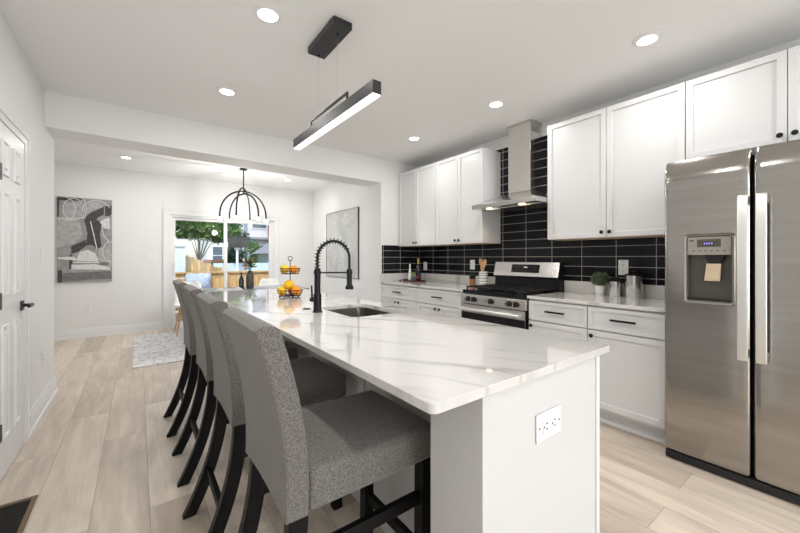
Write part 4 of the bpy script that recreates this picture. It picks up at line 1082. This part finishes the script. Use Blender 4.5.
# vase, bottle on the table
vx, vy = 1.435, 5.93
t = thing('vase', 'tall mottled grey vase of leafy stems and pale flowers on the dining table', 'vase', (vx, vy, TZ))
bm = BM(); lathe(bm, [(0, TZ), (.050, TZ), (.058, TZ+.02), (.060, TZ+.18), (.050, TZ+.24), (.032, TZ+.26), (.034, TZ+.285), (.028, TZ+.285), (.026, TZ+.25), (0, TZ+.25)], (vx, vy, 0), 28); obj('body', bm, 'vase', t)
bm = BM()
random.seed(12)
stems = []
for k in range(9):
    a = random.random()*2*PI; tl = random.uniform(.02, .10); tip = Vector((vx+math.cos(a)*tl, vy+math.sin(a)*tl, TZ+random.uniform(.36, .54))); stems.append(tip)
    tube(bm, [(vx, vy, TZ+.252), (vx+math.cos(a)*tl*.3, vy+math.sin(a)*tl*.3, TZ+.33), tip], .0025, 5)
obj('stems', bm, 'leafdark', t)
bm = BM()
for tip in stems:
    for q in range(7):
        p = Vector((vx, vy, TZ+.27)).lerp(tip, random.uniform(.35, 1)); d = Vector((random.gauss(0, 1), random.gauss(0, 1), random.uniform(.1, 1.2))).normalized()*random.uniform(.06, .11); b = d.cross(Vector((.3, .2, 1))).normalized()*.023
        bm.faces.new([bm.verts.new(v) for v in (p, p+d*.45+b, p+d, p+d*.45-b)])
obj('leaves', bm, 'leafdark', t, smooth=0)
bm = BM()
for a, dd, z in ((-.07, -.03, .37), (-.045, -.05, .33), (-.08, 0, .43)):
    p = Vector((vx, vy, TZ+z))+VR*a+VD*dd; leafball(bm, p, .032, 60, .036)
obj('flowers', bm, 'petal', t, smooth=0)
bx_, by_ = 1.31, 5.95
t = thing('bottle', 'dark glass bottle with a slim neck left of the grey vase', 'bottle', (bx_, by_, TZ))
bm = BM(); lathe(bm, [(0, TZ), (.036, TZ), (.038, TZ+.01), (.038, TZ+.14), (.030, TZ+.17), (.014, TZ+.20), (.013, TZ+.235), (0, TZ+.235)], (bx_, by_, 0), 24); obj('body', bm, 'darkbottle', t)
bm = BM(); lathe(bm, [(0, TZ+.2355), (.015, TZ+.2355), (.015, TZ+.262), (0, TZ+.262)], (bx_, by_, 0), 16); obj('cap', bm, 'blackplastic', t)

# floor register
t = thing('floor_register', 'brown metal floor vent set in the planks by the left wall', 'vent', (-.52, 2.42, 0))
bm = BM(); a = (-.600, -.415, 2.24, 2.595)
box(bm, a[0], a[0]+.022, a[2], a[3], 0, .004); box(bm, a[1]-.022, a[1], a[2], a[3], 0, .004); box(bm, a[0]+.022, a[1]-.022, a[2], a[2]+.022, 0, .004); box(bm, a[0]+.022, a[1]-.022, a[3]-.022, a[3], 0, .004); obj('frame', bm, 'brown', t, bev=.001)
B('duct_opening', 'voidm', t, a[0]+.022, a[1]-.022, a[2]+.022, a[3]-.022, 0, .0008)
bm = BM()
for k in range(9): y = a[2]+.04+k*.033; box(bm, a[0]+.022, a[1]-.022, y, y+.006, .0008, .003)
obj('louvres', bm, 'voidm', t)

# ------------------------------------------------------------------ outdoors
GZ = -.55
bm = BM(); box(bm, -14, 26, FY+.3, 60, GZ-.1, GZ); struct('floor_ground', bm, 'grass')
bm = BM()
for k in range(17): box(bm, -1.5, 4.2, FY+.125+k*.145, FY+.125+k*.145+.138, -.11, -.08)
struct('floor_deck', bm, 'deck')
# deck railing
t = thing('deck_railing', 'yellow pine deck railing with square balusters outside the patio door', 'railing', (1.4, 9.62, -.08))
B('top_rail', 'fencewood', t, -1.4, 4.1, 9.55, 9.69, .87, .908); B('bottom_rail', 'fencewood', t, -1.4, 4.1, 9.60, 9.64, .02, .08); B('under_rail', 'fencewood', t, -1.4, 4.1, 9.60, 9.64, .78, .869)
for x in (-1.35, .02, 1.12, 1.78, 2.9, 4.05): B('post', 'fencewood', t, x-.045, x+.045, 9.575, 9.665, -.08, .869)
k = 0
for i in range(38):
    x = -1.2+i*.14
    if x > 4.0: break
    B('baluster', 'fencewood', t, x-.018, x+.018, 9.602, 9.638, .0805, .779)
def fence(label, A, Bp, z0, zA, zB, m='fencewood', w=.14, gap=.012):
    A = Vector(A); Bp = Vector(Bp); L = (Bp-A).length; d = (Bp-A)/L; nrm = Vector((-d.y, d.x))
    t = thing('fence', label, 'fence', (A.x, A.y, z0)); bm = BM(); n = int(L/(w+gap))
    for i in range(n):
        s0, s1 = i*(w+gap), i*(w+gap)+w; h0 = zA+(zB-zA)*s0/L; p, q = A+d*s0, A+d*s1
        vs = []
        for z in (z0, h0):
            for o_ in (0, .02): vs += [bm.verts.new((p.x+nrm.x*o_, p.y+nrm.y*o_, z)), bm.verts.new((q.x+nrm.x*o_, q.y+nrm.y*o_, z))]
        for f in ((0, 1, 5, 4), (2, 6, 7, 3), (0, 4, 6, 2), (1, 3, 7, 5), (4, 5, 7, 6), (0, 2, 3, 1)): bm.faces.new([vs[j] for j in f])
    obj('boards', bm, m, t, smooth=0)
    for i in range(0, int(L/1.8)+1):
        p = A+d*min(i*1.8, L-.05)-nrm*.03; h0 = zA+(zB-zA)*min(i*1.8, L-.05)/L+.06; bm = BM(); box(bm, p.x-.05, p.x+.05, p.y-.05, p.y+.03, z0, h0); obj('post', bm, m, t)
fence('tall pine board fence sloping down towards the deck', (1.70, 17.5), (1.78, 10.3), GZ, 1.30, .93)
fence('pine board fence section to the right behind the deck railing', (2.1, 11.2), (5.2, 11.2), GZ, .72, .72)
# white shed wall / low white roofline
bm = BM(); box(bm, 2.2, 9.2, 14.3, 14.45, GZ, 1.05); tag(obj('white_fence', bm, 'bluewhite', None, loc=(6, 14.4, GZ)), 'long low pale blue-white garden wall beyond the wooden fence', 'wall')
t = thing('shed', 'pale blue garden shed with flat cap at the left edge of the patio door view', 'shed', (.72, 11.2, GZ))
B('wall', 'bluewhite', t, .40, 1.02, 11.0, 11.6, GZ, 1.55); B('cap', 'siding', t, .36, 1.08, 10.95, 11.65, 1.55, 1.74)
def house(label, x0, x1, y0, y1, h, wins, roofm='roof', m='siding', gable=1.2):
    t = thing('house', label, 'house', ((x0+x1)/2, (y0+y1)/2, GZ)); B('wall', m, t, x0, x1, y0, y1, GZ, h)
    bm = BM(); prism(bm, [(x0-.3, h+.001), (x1+.3, h+.001), ((x0+x1)/2, h+gable)], 'y', y0-.3, y1+.3); obj('roof', bm, roofm, t)
    for a, b, w, hh in wins:
        f = B('window', 'trim', t, a-.07, a+w+.07, y0-.05, y0-.001, b-.07, b+hh+.07); B('pane', 'winglass', f, a, a+w, y0-.06, y0-.051, b, b+hh)
        bm = BM(); box(bm, a, a+w, y0-.066, y0-.0605, b+hh/2-.02, b+hh/2+.02); obj('glazing_bar', bm, 'trim', f)
    return t
house('white two-storey house seen under the tree on the left of the patio view', 3.2, 5.2, 23, 27, 3.6, [(3.5, .9, .5, 1.0), (4.2, .9, .5, 1.0), (4.4, 2.3, .5, .8)])
h2 = house('white two-storey house with blue-grey windows on the right of the patio view', 5.9, 11.0, 25, 29, 5.6, [(6.2, 3.3, .9, 1.0), (9.0, 3.2, .6, 1.0), (6.3, 1.2, .8, .9), (7.6, 1.0, .6, .9), (9.2, 1.2, .5, .9)])
B('porch_roof', 'roof', h2, 5.8, 8.6, 24.62, 24.99, 2.5, 2.65)
bm = BM(); box(bm, 7.05, 7.50, 24.0, 24.45, GZ, 4.1); box(bm, 7.0, 7.55, 23.95, 24.5, 4.1, 4.2); tag(obj('brick_chimney', bm, 'brick', None, loc=(7.3, 24.2, GZ)), 'red brick chimney stack in front of the white house', 'chimney')
t = thing('garage', 'low outbuilding with a sloping grey shingle roof at the right of the patio view', 'garage', (6.2, 17, GZ))
B('wall', 'siding', t, 4.9, 7.6, 16.2, 18.6, GZ, 1.5)
bm = BM(); prism(bm, [(4.6, 1.45), (6.0, 2.4), (8.0, 2.4), (8.0, 1.45)], 'y', 16.0, 18.8); obj('roof', bm, 'roof', t)
bm = BM(); box(bm, 2.8, 5.4, 21.0, 21.5, GZ, 1.15); tag(obj('brick_wall', bm, 'brick', None, loc=(4, 21.2, GZ)), 'low red brick garden wall under the tree', 'wall')
t = thing('yard_sign', 'dark rectangular panel on a white pole beyond the deck', 'sign', (3.15, 14.0, GZ))
bm = BM(); tube(bm, [(2.92, 13.9, GZ), (2.92, 13.9, 1.9)], .045, 10); obj('pole', bm, 'trim', t); B('panel', 'sign', t, 2.60, 3.25, 13.76, 13.84, 1.63, 1.99); B('bracket', 'trim', t, 2.82, 3.02, 13.845, 13.9, 1.55, 1.80)
def tree(label, cx, cy, h, blobs, m, n=2600, s=.22, trunk=.14):
    t = thing('tree', label, 'tree', (cx, cy, GZ)); bm = BM()
    tube(bm, [(cx, cy, GZ), (cx+.1, cy, GZ+h*.4), (cx-.05, cy+.1, h*.8)], [trunk, trunk*.8, trunk*.4], 10)
    for (bx2, by2, bz, br) in blobs: tube(bm, [(cx+.05, cy, GZ+h*.4), ((cx+bx2)/2, (cy+by2)/2, (bz+h*.4)/2), (bx2, by2, bz)], [trunk*.5, trunk*.3, trunk*.15], 6)
    obj('trunk', bm, 'bark', t); bm = BM(); tot = sum(b[3]**2 for b in blobs)
    for (bx2, by2, bz, br) in blobs: leafball(bm, (bx2, by2, bz), br, int(n*br*br/tot), s, .85)
    obj('crown', bm, m, t, smooth=0)
random.seed(5)
tree('broad leafy green tree filling the upper left of the patio door', 1.9, 16.0, 4.0, [(1.3, 15.6, 2.7, .75), (1.9, 16.2, 2.9, .9), (2.4, 15.9, 2.6, .65), (2.9, 16.2, 3.0, .6), (1.5, 16.0, 3.5, .8), (2.6, 16.3, 3.6, .8), (2.0, 15.4, 2.35, .5), (1.4, 15.3, 2.25, .45), (2.6, 15.6, 2.2, .42), (3.05, 15.9, 2.45, .4)], 'treeleaf', 11000, .20, .05)
tree('dark green shrubby tree behind the dark panel', 4.0, 19.0, 2.4, [(3.9, 18.9, 1.5, .45), (4.1, 19.1, 2.2, .5), (3.9, 19, 1.0, .5)], 'darkleaf', 1500, .15, .06)
tree('small green bush in front of the low brick wall', 3.4, 20.3, 1.2, [(3.1, 20.2, .8, .35), (3.7, 20.2, .8, .40), (4.3, 20.3, .75, .35)], 'treeleaf', 1200, .13, .05)
tree('yellowish street tree between the houses', 5.6, 22.0, 2.5, [(5.5, 21.9, 1.9, .40), (5.7, 22.0, 1.3, .45), (6.2, 22, 1.5, .4)], 'treeleaf', 1100, .14, .06)
# outdoor bench with cushion
t = thing('outdoor_bench', 'low wooden bench on the deck against the railing', 'bench', (1.0, 9.2, -.08))
B('seat', 'fencewood', t, .45, 1.75, 8.95, 9.40, .38, .42)
B('backrest', 'fencewood', t, .45, 1.75, 9.42, 9.46, .4205, .76)
for x in (.52, 1.68):
    for y in (9.0, 9.35): B('leg', 'fencewood', t, x-.03, x+.03, y-.03, y+.03, -.0795, .379)
def pillow(label, cx, cy, w, h, z):
    bm = BM(); n = 10; F = []
    for sgn in (-1, 1):
        g = []
        for i in range(n+1):
            r = []
            for j in range(n+1):
                u, v = 2*i/n-1, 2*j/n-1; th = .075*(1-u**4)**.5*(1-v**4)**.5 if abs(u) < 1 and abs(v) < 1 else 0
                pin = 1-.06*(u*u*v*v*0+ (1-abs(u))*abs(v)+(1-abs(v))*abs(u))
                r.append(bm.verts.new((cx+u*w/2*pin, cy+sgn*th+v*.05, z+(v+1)*h/2)))
            g.append(r)
        for i in range(n):
            for j in range(n): bm.faces.new([g[i][j], g[i+1][j], g[i+1][j+1], g[i][j+1]])
    bmesh.ops.remove_doubles(bm, verts=bm.verts, dist=1e-4)
    tag(obj('cushion', bm, 'pillow', None, loc=(cx, cy, z), smooth=80), label, 'cushion')
pillow('blue and white patterned cushion on the bench outside the patio door', 1.12, 9.27, .52, .46, .4205)
